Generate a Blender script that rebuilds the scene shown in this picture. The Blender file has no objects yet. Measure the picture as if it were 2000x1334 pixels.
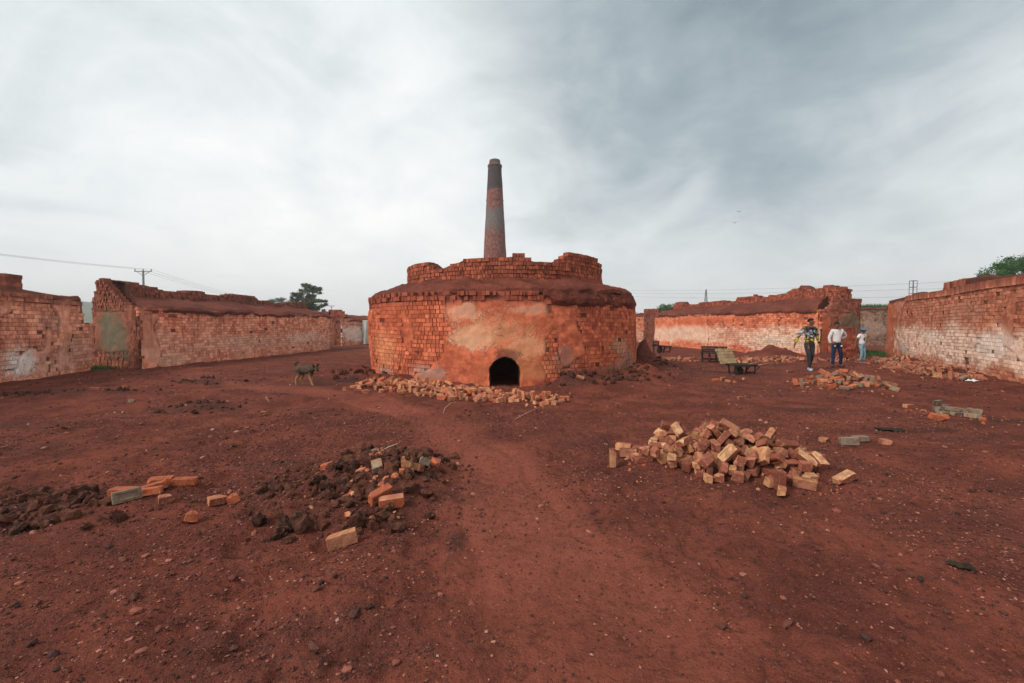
import bpy, bmesh, math, random
import numpy as np
from mathutils import Vector, Matrix, Euler, noise as mnoise

random.seed(7)
RNG = np.random.default_rng(11)
scene = bpy.context.scene
COL = scene.collection

# ------------------------------------------------------------------ camera
PITCH = math.atan(32 / 889)
CAM = Vector((0.0, 0.0, 1.6))
cam_data = bpy.data.cameras.new('camera')
cam_data.lens = 16.0
cam_data.sensor_width = 36.0
cam_data.clip_start = 0.05
cam_data.clip_end = 6000
cam = bpy.data.objects.new('camera', cam_data)
cam.location = CAM
cam.rotation_euler = (math.pi / 2 - PITCH, 0, 0)
COL.objects.link(cam)
scene.camera = cam


def sky_dir(u, v):
    dx, dy = (u - 1000) / 888.9, -(v - 667) / 888.9
    d = Vector((dx, math.cos(PITCH) + dy * math.sin(PITCH), -math.sin(PITCH) + dy * math.cos(PITCH)))
    return d.normalized()


# ------------------------------------------------------------------ world: overcast sky
SUN_ELEV, SUN_AZ = math.radians(38), math.radians(236)   # azimuth clockwise from +y: from the left, a little behind the camera
world = bpy.data.worlds.new('World')
scene.world = world
world.use_nodes = True
wn, wl = world.node_tree.nodes, world.node_tree.links
wn.clear()


def N(tree_nodes, kind, **kw):
    n = tree_nodes.new(kind)
    for k, v in kw.items():
        if k.startswith('i_'):
            n.inputs[int(k[2:])].default_value = v
        else:
            setattr(n, k, v)
    return n


def build_world():
    out = N(wn, 'ShaderNodeOutputWorld')
    bg = N(wn, 'ShaderNodeBackground', i_1=0.078)
    sky = N(wn, 'ShaderNodeTexSky', sky_type='NISHITA', sun_disc=False, sun_elevation=SUN_ELEV, sun_rotation=SUN_AZ,
            air_density=1.0, dust_density=2.0)
    tc = N(wn, 'ShaderNodeTexCoord')
    sep = N(wn, 'ShaderNodeSeparateXYZ')
    wl.new(tc.outputs['Generated'], sep.inputs[0])
    zz = N(wn, 'ShaderNodeMath', operation='MAXIMUM', i_1=0.0)
    wl.new(sep.outputs[2], zz.inputs[0])
    za = N(wn, 'ShaderNodeMath', operation='ADD', i_1=0.34)
    wl.new(zz.outputs[0], za.inputs[0])
    dx = N(wn, 'ShaderNodeMath', operation='DIVIDE')
    dy = N(wn, 'ShaderNodeMath', operation='DIVIDE')
    wl.new(sep.outputs[0], dx.inputs[0]); wl.new(za.outputs[0], dx.inputs[1])
    wl.new(sep.outputs[1], dy.inputs[0]); wl.new(za.outputs[0], dy.inputs[1])
    cv = N(wn, 'ShaderNodeCombineXYZ', i_2=3.7)
    wl.new(dx.outputs[0], cv.inputs[0]); wl.new(dy.outputs[0], cv.inputs[1])

    def noise(scale, detail, rough, dist, off):
        m = N(wn, 'ShaderNodeMapping')
        m.inputs['Location'].default_value = off
        wl.new(cv.outputs[0], m.inputs[0])
        n = N(wn, 'ShaderNodeTexNoise', noise_dimensions='3D')
        n.inputs['Scale'].default_value = scale
        n.inputs['Detail'].default_value = detail
        n.inputs['Roughness'].default_value = rough
        n.inputs['Distortion'].default_value = dist
        wl.new(m.outputs[0], n.inputs['Vector'])
        return n.outputs['Fac']

    def mth(op, a, b=None, clamp=False):
        n = N(wn, 'ShaderNodeMath', operation=op, use_clamp=clamp)
        for i, x in enumerate((a, b)):
            if x is None:
                continue
            if isinstance(x, (int, float)):
                n.inputs[i].default_value = x
            else:
                wl.new(x, n.inputs[i])
        return n.outputs[0]

    def bank(u, v, inner, outer):
        """one cloud bank of the sky: 1 at its heart, fading to 0 with the angle"""
        d = sky_dir(u, v)
        dot = N(wn, 'ShaderNodeVectorMath', operation='DOT_PRODUCT')
        dot.inputs[1].default_value = d
        wl.new(tc.outputs['Generated'], dot.inputs[0])
        mr = N(wn, 'ShaderNodeMapRange', interpolation_type='SMOOTHSTEP')
        mr.inputs[1].default_value = math.cos(math.radians(outer))
        mr.inputs[2].default_value = math.cos(math.radians(inner))
        wl.new(dot.outputs['Value'], mr.inputs[0])
        return mr.outputs[0]

    big = noise(0.7, 4, 0.5, 0.4, (1.3, 0.4, 0))
    mid = noise(1.9, 6, 0.56, 0.7, (5.1, 2.2, 0))
    fine = noise(4.6, 7, 0.62, 0.8, (0.2, 7.1, 0))
    b = mth('MULTIPLY', mth('SUBTRACT', big, 0.5), 0.6)
    b = mth('ADD', b, mth('MULTIPLY', mth('SUBTRACT', mid, 0.5), 0.85))
    b = mth('ADD', b, mth('MULTIPLY', mth('SUBTRACT', fine, 0.5), 0.30))
    b = mth('ADD', b, 0.69)
    b = mth('SUBTRACT', b, mth('MULTIPLY', bank(1000, -420, 10, 42), 0.16))
    b = mth('SUBTRACT', b, mth('MULTIPLY', bank(1380, 40, 2, 34), 0.24))
    b = mth('SUBTRACT', b, mth('MULTIPLY', bank(1850, 20, 2, 34), 0.13))
    b = mth('SUBTRACT', b, mth('MULTIPLY', bank(120, 30, 2, 26), 0.14))
    b = mth('ADD', b, mth('MULTIPLY', bank(560, 300, 3, 36), 0.26))
    b = mth('SUBTRACT', b, mth('MULTIPLY', bank(60, 362, 1, 9), 0.14))
    ramp = N(wn, 'ShaderNodeValToRGB')
    e = ramp.color_ramp.elements
    S = 1 / 0.1
    e[0].position, e[0].color = 0.0, (0.165 * S, 0.21 * S, 0.235 * S, 1)
    e[1].position, e[1].color = 1.0, (0.765 * S, 0.755 * S, 0.735 * S, 1)
    m1 = e.new(0.26); m1.color = (0.275 * S, 0.325 * S, 0.35 * S, 1)
    m1 = e.new(0.48); m1.color = (0.43 * S, 0.468 * S, 0.478 * S, 1)
    m2 = e.new(0.70); m2.color = (0.59 * S, 0.62 * S, 0.625 * S, 1)
    wl.new(b, ramp.inputs[0])
    # pale band of thicker air above the horizon
    hz = N(wn, 'ShaderNodeMapRange', interpolation_type='SMOOTHSTEP')
    hz.inputs[1].default_value, hz.inputs[2].default_value = 0.0, 0.30
    hz.inputs[3].default_value, hz.inputs[4].default_value = 0.75, 0.0
    wl.new(zz.outputs[0], hz.inputs[0])
    mh = N(wn, 'ShaderNodeMix', data_type='RGBA')
    wl.new(hz.outputs[0], mh.inputs[0])
    wl.new(ramp.outputs[0], mh.inputs[6])
    mh.inputs[7].default_value = (0.615 * S, 0.63 * S, 0.63 * S, 1)
    mx = N(wn, 'ShaderNodeMix', data_type='RGBA')
    mx.inputs[0].default_value = 0.95
    wl.new(sky.outputs[0], mx.inputs[6])
    wl.new(mh.outputs[2], mx.inputs[7])
    wl.new(mx.outputs[2], bg.inputs[0])
    wl.new(bg.outputs[0], out.inputs[0])


build_world()
sun_data = bpy.data.lights.new('sun', 'SUN')
sun_data.energy = 1.5
sun_data.angle = math.radians(14)
sun_data.color = (1.0, 0.93, 0.84)
sun = bpy.data.objects.new('sun', sun_data)
sdir = Vector((math.sin(SUN_AZ) * math.cos(SUN_ELEV), math.cos(SUN_AZ) * math.cos(SUN_ELEV), math.sin(SUN_ELEV)))
sun.rotation_euler = sdir.to_track_quat('Z', 'Y').to_euler()
COL.objects.link(sun)

vs = scene.view_settings
vs.view_transform = 'Standard'
vs.look = 'None'
vs.exposure = 0.94
vs.gamma = 1.0
vs.use_curve_mapping = False
scene.render.engine = 'CYCLES'
scene.cycles.use_denoising = True
scene.cycles.max_bounces = 6
scene.cycles.diffuse_bounces = 3
scene.cycles.volume_bounces = 1


# ------------------------------------------------------------------ numpy noise
def _hash(ix, iy, iz, seed):
    h = (ix * 374761393 + iy * 668265263 + iz * 1103515245 + seed * 974634777) & 0xffffffff
    h = ((h ^ (h >> 13)) * 1274126177) & 0xffffffff
    h = (h ^ (h >> 16)) & 0xffffff
    return h / 16777215.0


def vnoise(x, y, z=0.0, seed=0):
    """value noise, -1..1; numbers or arrays"""
    if np.ndim(x) == 0 and np.ndim(y) == 0 and np.ndim(z) == 0:
        x, y, z = float(x), float(y), float(z)
        ix, iy, iz = math.floor(x), math.floor(y), math.floor(z)
        fx, fy, fz = x - ix, y - iy, z - iz
    else:
        x, y, z = np.broadcast_arrays(np.asarray(x, float), np.asarray(y, float), np.asarray(z, float))
        ix, iy, iz = np.floor(x).astype(np.int64), np.floor(y).astype(np.int64), np.floor(z).astype(np.int64)
        fx, fy, fz = x - ix, y - iy, z - iz
    flat = not np.any(fz)
    fx, fy, fz = fx * fx * (3 - 2 * fx), fy * fy * (3 - 2 * fy), fz * fz * (3 - 2 * fz)
    r = 0
    for c in ((0,) if flat else (0, 1)):
        h00, h10 = _hash(ix, iy, iz + c, seed), _hash(ix + 1, iy, iz + c, seed)
        h01, h11 = _hash(ix, iy + 1, iz + c, seed), _hash(ix + 1, iy + 1, iz + c, seed)
        a = h00 + (h10 - h00) * fx
        b = h01 + (h11 - h01) * fx
        r = r + (a + (b - a) * fy) * (1 if flat else (fz if c else 1 - fz))
    return r * 2 - 1


def fbm(x, y, z=0.0, seed=0, octaves=3, gain=0.5):
    r, a, f = 0, 1.0, 1.0
    for o in range(octaves):
        r = r + a * vnoise(x * f, y * f, z * f, seed + o * 17)
        a *= gain
        f *= 2.03
    return r


def sstep(a, b, x):
    t = np.clip((np.asarray(x, float) - a) / (b - a), 0, 1)
    return t * t * (3 - 2 * t)


# ------------------------------------------------------------------ node-material helpers
class Mat:
    def __init__(self, name, rough=0.9):
        self.m = bpy.data.materials.new(name)
        self.m.use_nodes = True
        self.n, self.l = self.m.node_tree.nodes, self.m.node_tree.links
        self.b = self.n['Principled BSDF']
        self.b.inputs['Roughness'].default_value = rough
        self.b.inputs['Specular IOR Level'].default_value = 0.06

    def put(self, sock, val):
        if hasattr(val, 'links'):
            self.l.new(val, sock)
        elif isinstance(val, (tuple, list)):
            sock.default_value = tuple(val) + ((1,) if len(sock.default_value) == 4 and len(val) == 3 else ())
        else:
            sock.default_value = val

    def math(self, op, a, b=None, clamp=False):
        n = self.n.new('ShaderNodeMath'); n.operation = op; n.use_clamp = clamp
        self.put(n.inputs[0], a)
        if b is not None:
            self.put(n.inputs[1], b)
        return n.outputs[0]

    def mix(self, f, a, b, blend='MIX'):
        n = self.n.new('ShaderNodeMix'); n.data_type = 'RGBA'; n.blend_type = blend
        self.put(n.inputs[0], f); self.put(n.inputs[6], a); self.put(n.inputs[7], b)
        return n.outputs[2]

    def pos(self):
        g = self.n.new('ShaderNodeNewGeometry')
        return g.outputs['Position']

    def obj(self):
        g = self.n.new('ShaderNodeTexCoord')
        return g.outputs['Object']

    def scaled(self, vec, s, loc=(0, 0, 0)):
        n = self.n.new('ShaderNodeMapping')
        n.inputs['Scale'].default_value = s if isinstance(s, tuple) else (s, s, s)
        n.inputs['Location'].default_value = loc
        self.l.new(vec, n.inputs[0])
        return n.outputs[0]

    def noise(self, vec, scale, detail=3, rough=0.55, dist=0.0):
        n = self.n.new('ShaderNodeTexNoise')
        n.inputs['Scale'].default_value = scale
        n.inputs['Detail'].default_value = detail
        n.inputs['Roughness'].default_value = rough
        n.inputs['Distortion'].default_value = dist
        self.l.new(vec, n.inputs['Vector'])
        return n.outputs['Fac']

    def vor(self, vec, scale, feature='F1'):
        n = self.n.new('ShaderNodeTexVoronoi')
        n.feature = feature
        n.inputs['Scale'].default_value = scale
        self.l.new(vec, n.inputs['Vector'])
        return n

    def rng(self, v, a, b, c=0.0, d=1.0, smooth=True):
        n = self.n.new('ShaderNodeMapRange')
        n.interpolation_type = 'SMOOTHSTEP' if smooth else 'LINEAR'
        n.clamp = True if not smooth else n.clamp
        self.put(n.inputs[0], v)
        for i, x in enumerate((a, b, c, d)):
            n.inputs[i + 1].default_value = x
        return n.outputs[0]

    def attr(self, name):
        n = self.n.new('ShaderNodeAttribute'); n.attribute_name = name
        return n

    def sep(self, vec):
        n = self.n.new('ShaderNodeSeparateXYZ'); self.l.new(vec, n.inputs[0])
        return n.outputs

    def ramp(self, v, stops):
        n = self.n.new('ShaderNodeValToRGB')
        e = n.color_ramp.elements
        while len(e) < len(stops):
            e.new(0.5)
        for i, (p, c) in enumerate(stops):
            e[i].position = p
            e[i].color = tuple(c) + (1,)
        self.put(n.inputs[0], v)
        return n.outputs[0]

    def bump(self, h, strength=0.5, dist=0.02, chain=None):
        n = self.n.new('ShaderNodeBump')
        n.inputs['Strength'].default_value = strength
        n.inputs['Distance'].default_value = dist
        self.l.new(h, n.inputs['Height'])
        if chain is not None:
            self.l.new(chain, n.inputs['Normal'])
        return n.outputs[0]

    def done(self, col, nrm=None, rough=None):
        self.put(self.b.inputs['Base Color'], col)
        if nrm is not None:
            self.l.new(nrm, self.b.inputs['Normal'])
        if rough is not None:
            self.put(self.b.inputs['Roughness'], rough)
        return self.m


def flat_mat(name, col, rough=0.85, var=0.25, scale=8.0, bump=0.2, bdist=0.01, metallic=0.0):
    k = Mat(name, rough)
    v = k.obj()
    n = k.noise(v, scale, 4)
    c = k.mix(k.rng(n, 0.3, 0.7), tuple(x * (1 - var) for x in col), tuple(min(1, x * (1 + var)) for x in col))
    nr = k.bump(k.noise(v, scale * 5, 3), bump, bdist) if bump else None
    k.b.inputs['Metallic'].default_value = metallic
    return k.done(c, nr)


# colours (linear)
RED = (0.255, 0.062, 0.037)
ORANGE = (0.47, 0.135, 0.055)
PALE = (0.62, 0.43, 0.33)
TAN = (0.56, 0.33, 0.16)


def wall_mat(name, low, high, top_z, band=None, spots=(), streak=0.5, white=PALE, seed=0.0, dirt=1.0):
    """weathered brick face: two burnt reds, darker towards the coping, salt-white zones, red run-down streaks"""
    k = Mat(name, 0.93)
    p = k.pos()
    ps = k.scaled(p, 1.0, (seed, seed * 1.7, 0))
    z = k.sep(p)[2]
    rnd = k.attr('rnd').outputs['Fac']
    n1 = k.noise(ps, 0.55, 3)
    n2 = k.noise(ps, 1.9, 4, 0.6)
    n3 = k.noise(ps, 5.5, 5, 0.68)
    n4 = k.noise(ps, 19.0, 4, 0.65)
    c = k.mix(k.rng(n2, 0.33, 0.66), low, high)
    c = k.mix(k.rng(n4, 0.46, 0.70, 0, 0.6 * dirt), c, tuple(x * 0.6 for x in low))
    c = k.mix(k.rng(k.noise(ps, 9.0, 5, 0.7), 0.55, 0.72, 0, 0.5), c, tuple(min(1, x * 1.4 + 0.01) for x in high))
    c = k.mix(k.rng(k.math('ADD', n3, k.math('MULTIPLY', rnd, 0.15)), 0.48, 0.8), c, tuple(min(1, x * 1.35) for x in high))
    if band:
        lo, hi, amt = band
        wob = k.math('MULTIPLY', k.math('SUBTRACT', n1, 0.5), 1.3)
        wob2 = k.math('MULTIPLY', k.math('SUBTRACT', n3, 0.5), 0.5)
        zz = k.math('ADD', z, k.math('ADD', wob, wob2))
        up = k.rng(zz, hi - 0.25, hi + 0.3, 1.0, 0.0)
        dn = k.rng(zz, lo - 0.2, lo + 0.25)
        f = k.math('MULTIPLY', up, dn)
        f = k.math('MULTIPLY', f, k.rng(k.math('ADD', n3, k.math('MULTIPLY', rnd, 0.22)), 0.32, 0.68, 0.2, 1.0))
        c = k.mix(k.math('MULTIPLY', f, amt), c, white)
    for (cx, cy, cz, r, sz, col, amt) in spots:
        q = k.n.new('ShaderNodeVectorMath'); q.operation = 'SUBTRACT'
        k.l.new(p, q.inputs[0]); q.inputs[1].default_value = (cx, cy, cz)
        q2 = k.n.new('ShaderNodeVectorMath'); q2.operation = 'MULTIPLY'
        k.l.new(q.outputs[0], q2.inputs[0]); q2.inputs[1].default_value = (1 / r, 1 / r, 1 / sz)
        ln = k.n.new('ShaderNodeVectorMath'); ln.operation = 'LENGTH'
        k.l.new(q2.outputs[0], ln.inputs[0])
        dd = k.math('ADD', ln.outputs['Value'], k.math('MULTIPLY', k.math('SUBTRACT', n2, 0.5), 1.3))
        dd = k.math('ADD', dd, k.math('MULTIPLY', k.math('SUBTRACT', n3, 0.5), 1.5))
        dd = k.math('ADD', dd, k.math('MULTIPLY', k.math('SUBTRACT', n4, 0.5), 1.2))
        c = k.mix(k.math('MULTIPLY', k.rng(dd, 0.5, 0.95, 1.0, 0.0), amt), c, col)
    if streak:
        st = k.noise(k.scaled(ps, (1.9, 1.9, 0.22)), 2.2, 3, 0.6, 0.4)
        f = k.math('MULTIPLY', k.rng(st, 0.5, 0.68), k.rng(z, 0.3, top_z, 0.25, 1.0))
        c = k.mix(k.math('MULTIPLY', f, streak), c, (RED[0] * 0.95, RED[1] * 0.95, RED[2] * 0.95))
    up = k.rng(k.math('ADD', z, k.math('MULTIPLY', k.math('SUBTRACT', n2, 0.5), 0.5)), top_z - 0.32, top_z + 0.02)
    c = k.mix(k.math('MULTIPLY', up, 0.72), c, (0.20, 0.055, 0.036))
    # cracks
    wv = k.n.new('ShaderNodeVectorMath'); wv.operation = 'ADD'
    k.l.new(ps, wv.inputs[0])
    cn = k.n.new('ShaderNodeTexNoise'); cn.inputs['Scale'].default_value = 3.0
    k.l.new(ps, cn.inputs['Vector']); k.l.new(cn.outputs['Color'], wv.inputs[1])
    vc = k.vor(wv.outputs[0], 0.9, 'DISTANCE_TO_EDGE')
    ck = k.math('MULTIPLY', k.rng(vc.outputs['Distance'], 0.006, 0.022, 1.0, 0.0), k.rng(n1, 0.45, 0.6))
    c = k.mix(k.math('MULTIPLY', ck, 0.4), c, (0.09, 0.03, 0.022))
    # soot and loose dust
    c = k.mix(k.rng(k.noise(ps, 3.1, 5, 0.65), 0.6, 0.8, 0.0, 0.45 * dirt), c, (0.15, 0.06, 0.05))
    c = k.mix(k.math('MULTIPLY', k.attr('mortar').outputs['Fac'], 0.85), c, k.mix(n2, (0.075, 0.026, 0.018), (0.13, 0.05, 0.034)))
    br = k.rng(rnd, 0.0, 1.0, 0.80, 1.13, smooth=False)
    cm = k.n.new('ShaderNodeCombineXYZ')
    for i in range(3):
        k.l.new(br, cm.inputs[i])
    c = k.mix(1.0, c, cm.outputs[0], 'MULTIPLY')
    nr = k.bump(k.noise(ps, 30, 4, 0.65), 0.5, 0.010)
    nr = k.bump(k.noise(ps, 11, 4, 0.65), 0.25, 0.03, nr)
    return k.done(c, nr)


def brick_mat():
    """loose bricks: the colour of each face comes from the mesh, grain and dust from noise"""
    k = Mat('loose_brick', 0.92)
    o = k.obj()
    oi = k.n.new('ShaderNodeObjectInfo')
    vec = k.n.new('ShaderNodeVectorMath'); vec.operation = 'ADD'
    k.l.new(o, vec.inputs[0]); k.l.new(oi.outputs['Random'], vec.inputs[1])
    v = vec.outputs[0]
    c = k.attr('Col').outputs['Color']
    n = k.noise(v, 14, 5, 0.65)
    c = k.mix(k.rng(n, 0.40, 0.68), c, k.mix(0.7, c, (0.18, 0.062, 0.04)))
    c = k.mix(k.rng(k.noise(v, 22, 4, 0.7), 0.56, 0.7, 0, 0.7), c, (0.46, 0.2, 0.11))
    c = k.mix(k.rng(k.noise(v, 45, 3), 0.5, 0.8, 0, 0.35), c, (0.55, 0.4, 0.28))
    g = k.n.new('ShaderNodeNewGeometry')
    up = k.sep(g.outputs['Normal'])[2]
    c = k.mix(k.math('MULTIPLY', k.rng(up, 0.3, 0.95), k.rng(k.noise(v, 9, 4, 0.7), 0.35, 0.65, 0, 0.6)), c, (0.26, 0.09, 0.055))
    hs = k.n.new('ShaderNodeHueSaturation')
    k.l.new(c, hs.inputs['Color'])
    k.l.new(k.rng(oi.outputs['Random'], 0, 1, 0.72, 1.18, False), hs.inputs['Value'])
    nr = k.bump(k.noise(v, 60, 4, 0.65), 0.5, 0.006)
    nr = k.bump(n, 0.3, 0.02, nr)
    return k.done(hs.outputs[0], nr)


def soil_mat(name='soil', ground=True):
    k = Mat(name, 0.97)
    p = k.pos()
    n0 = k.noise(p, 0.22, 4, 0.55)
    n1 = k.noise(p, 1.3, 5, 0.6)
    n2 = k.noise(p, 12.0, 6, 0.72)
    n3 = k.noise(p, 60.0, 3, 0.6)
    c = k.mix(k.rng(n1, 0.32, 0.68), (0.104, 0.030, 0.0205), (0.205, 0.056, 0.036))
    c = k.mix(k.rng(n0, 0.45, 0.7, 0, 0.5), c, (0.098, 0.035, 0.028))
    c = k.mix(k.rng(n2, 0.46, 0.70, 0, 0.75), c, (0.050, 0.018, 0.014))  # shade in the pits, with damp loose soil, painted as dark noise
    if ground:
        path = k.attr('path').outputs['Fac']
        dark = k.attr('dark').outputs['Fac']
        c = k.mix(k.math('MULTIPLY', path, k.rng(n2, 0.25, 0.75, 1.0, 0.45)), c, (0.275, 0.080, 0.051))
        c = k.mix(k.math('MULTIPLY', dark, k.rng(n2, 0.3, 0.6, 0.5, 1.0)), c, (0.040, 0.024, 0.022))
    vf = k.vor(p, 130.0)
    gf = k.rng(vf.outputs['Distance'], 0.05, 0.4, 1.0, 0.0)
    pf = k.sep(vf.outputs['Color'])[2]
    c = k.mix(k.math('MULTIPLY', gf, k.rng(pf, 0.62, 0.72, 0, 0.7, False)), c, (0.30, 0.13, 0.095))
    c = k.mix(k.math('MULTIPLY', gf, k.rng(pf, 0.3, 0.2, 0, 0.7, False)), c, (0.055, 0.026, 0.022))
    vo = k.vor(p, 42.0)
    gr = k.rng(vo.outputs['Distance'], 0.0, 0.32, 1.0, 0.0)
    pick = k.sep(vo.outputs['Color'])[0]
    c = k.mix(k.math('MULTIPLY', gr, k.rng(pick, 0.72, 0.8, 0, 0.65, False)), c, (0.33, 0.15, 0.11))
    pick2 = k.sep(vo.outputs['Color'])[1]
    c = k.mix(k.math('MULTIPLY', gr, k.rng(pick2, 0.78, 0.86, 0, 0.8, False)), c, (0.05, 0.026, 0.024))
    c = k.mix(k.rng(n3, 0.55, 0.8, 0, 0.35), c, (0.27, 0.11, 0.08))
    nr = k.bump(n3, 0.8, 0.014)
    nr = k.bump(gr, 0.6, 0.010, nr)
    nr = k.bump(gf, 0.4, 0.004, nr)
    nr = k.bump(n2, 0.75, 0.06, nr)
    return k.done(c, nr)


M = {}
M['brick'] = brick_mat()
M['soil'] = soil_mat()
M['cap'] = soil_mat('cap_soil', False)
M['soot'] = flat_mat('soot', (0.02, 0.015, 0.013), 0.95, 0.4, 6, 0.4, 0.02)


# ------------------------------------------------------------------ object helpers
def link(name, mesh, parent=None, mat=None):
    o = bpy.data.objects.new(name, mesh)
    COL.objects.link(o)
    if parent is not None:
        o.parent = parent
        o.matrix_parent_inverse = Matrix.Identity(4)
        # parents sit at their thing's base; meshes are given in world coordinates
        o.location = -Vector(parent.get('_base', (0, 0, 0)))
    if mat is not None and mesh is not None:
        mesh.materials.clear()
        mesh.materials.append(mat)
    return o


def thing(name, label, cat, base=(0, 0, 0), group=None):
    o = bpy.data.objects.new(name, None)
    o.empty_display_size = 0.2
    o.location = base
    COL.objects.link(o)
    o['label'] = label
    o['category'] = cat
    o['_base'] = tuple(base)
    if group:
        o['group'] = group
    return o


def tag(o, label=None, cat=None, group=None, kind=None):
    for k, v in (('label', label), ('category', cat), ('group', group), ('kind', kind)):
        if v:
            o[k] = v
    return o


def mesh_np(name, verts, faces, smooth=False):
    m = bpy.data.meshes.new(name)
    m.from_pydata([tuple(v) for v in np.asarray(verts, float)], [], [tuple(f) for f in faces])
    if smooth:
        m.polygons.foreach_set('use_smooth', np.ones(len(m.polygons), bool))
    m.update()
    return m


def mesh_grid(name, V, mask=None, smooth=True, wrap=False):
    """V: (a,b,3) grid of points -> quads; mask (a-1,b-1) True = keep"""
    a, b, _ = V.shape
    idx = np.arange(a * b).reshape(a, b)
    q = np.stack([idx[:-1, :-1], idx[1:, :-1], idx[1:, 1:], idx[:-1, 1:]], -1)
    if mask is not None:
        q = q[mask]
    q = q.reshape(-1, 4)
    m = bpy.data.meshes.new(name)
    m.vertices.add(a * b)
    m.vertices.foreach_set('co', V.reshape(-1).astype(np.float32))
    m.loops.add(q.size)
    m.loops.foreach_set('vertex_index', q.reshape(-1).astype(np.int32))
    m.polygons.add(len(q))
    m.polygons.foreach_set('loop_start', np.arange(0, q.size, 4, dtype=np.int32))
    m.polygons.foreach_set('use_smooth', np.full(len(q), smooth))
    m.update(calc_edges=True)
    m.validate()
    return m


def vattr(mesh, name, vals):
    at = mesh.attributes.new(name, 'FLOAT', 'POINT')
    at.data.foreach_set('value', np.asarray(vals, np.float32).reshape(-1))


def multi(name, tv, tf, mats4, attrs=None):
    """many copies of one template joined into one mesh. mats4: (n,4,4)"""
    tv = np.asarray(tv, float)
    n, k = len(mats4), len(tv)
    V = np.einsum('nij,kj->nki', mats4[:, :3, :3], tv) + mats4[:, None, :3, 3]
    tf = np.asarray(tf)
    F = (tf[None] + (np.arange(n) * k)[:, None, None]).reshape(-1, tf.shape[1])
    m = bpy.data.meshes.new(name)
    m.vertices.add(n * k)
    m.vertices.foreach_set('co', V.reshape(-1).astype(np.float32))
    w = tf.shape[1]
    m.loops.add(F.size)
    m.loops.foreach_set('vertex_index', F.reshape(-1).astype(np.int32))
    m.polygons.add(len(F))
    m.polygons.foreach_set('loop_start', np.arange(0, F.size, w, dtype=np.int32))
    m.polygons.foreach_set('use_smooth', np.zeros(len(F), bool))
    m.update(calc_edges=True)
    for an, vals in (attrs or {}).items():
        vals = np.asarray(vals, np.float32)
        if vals.ndim == 1:
            vattr(m, an, np.repeat(vals, k))
        else:
            at = m.attributes.new(an, 'FLOAT_COLOR', 'POINT')
            c = np.concatenate([vals, np.ones((n, 1), np.float32)], 1)
            at.data.foreach_set('color', np.repeat(c, k, 0).reshape(-1))
    return m


BOX_V = np.array([(x, y, z) for x in (-.5, .5) for y in (-.5, .5) for z in (-.5, .5)])
BOX_F = np.array([(0, 1, 3, 2), (4, 6, 7, 5), (0, 4, 5, 1), (2, 3, 7, 6), (0, 2, 6, 4), (1, 5, 7, 3)])


def tube(bm, pts, radii, seg=8, cap=True):
    """a tapered tube through pts"""
    pts = [Vector(p) for p in pts]
    rings = []
    up0 = Vector((0, 0, 1))
    for i, p in enumerate(pts):
        d = (pts[min(i + 1, len(pts) - 1)] - pts[max(i - 1, 0)]).normalized()
        ref = up0 if abs(d.dot(up0)) < 0.95 else Vector((1, 0, 0))
        a = d.cross(ref).normalized(); b = d.cross(a).normalized()
        r = radii[i] if isinstance(radii, (list, tuple)) else radii
        rings.append([bm.verts.new(p + (a * math.cos(t) + b * math.sin(t)) * r) for t in [2 * math.pi * j / seg for j in range(seg)]])
    for r0, r1 in zip(rings, rings[1:]):
        for j in range(seg):
            bm.faces.new((r0[j], r0[(j + 1) % seg], r1[(j + 1) % seg], r1[j]))
    if cap:
        bm.faces.new(rings[0][::-1]); bm.faces.new(rings[-1])


def box(bm, c, size, rot=None, bevel=0.0):
    r = bmesh.ops.create_cube(bm, size=1.0)
    mt = Matrix.Translation(Vector(c)) @ (rot.to_matrix().to_4x4() if rot is not None else Matrix.Identity(4)) @ Matrix.Diagonal((*size, 1))
    bmesh.ops.transform(bm, matrix=mt, verts=r['verts'])
    return r['verts']


def bm_mesh(bm, name, smooth=False):
    bmesh.ops.recalc_face_normals(bm, faces=bm.faces)
    m = bpy.data.meshes.new(name)
    bm.to_mesh(m)
    bm.free()
    if smooth:
        m.polygons.foreach_set('use_smooth', np.ones(len(m.polygons), bool))
    return m


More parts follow.
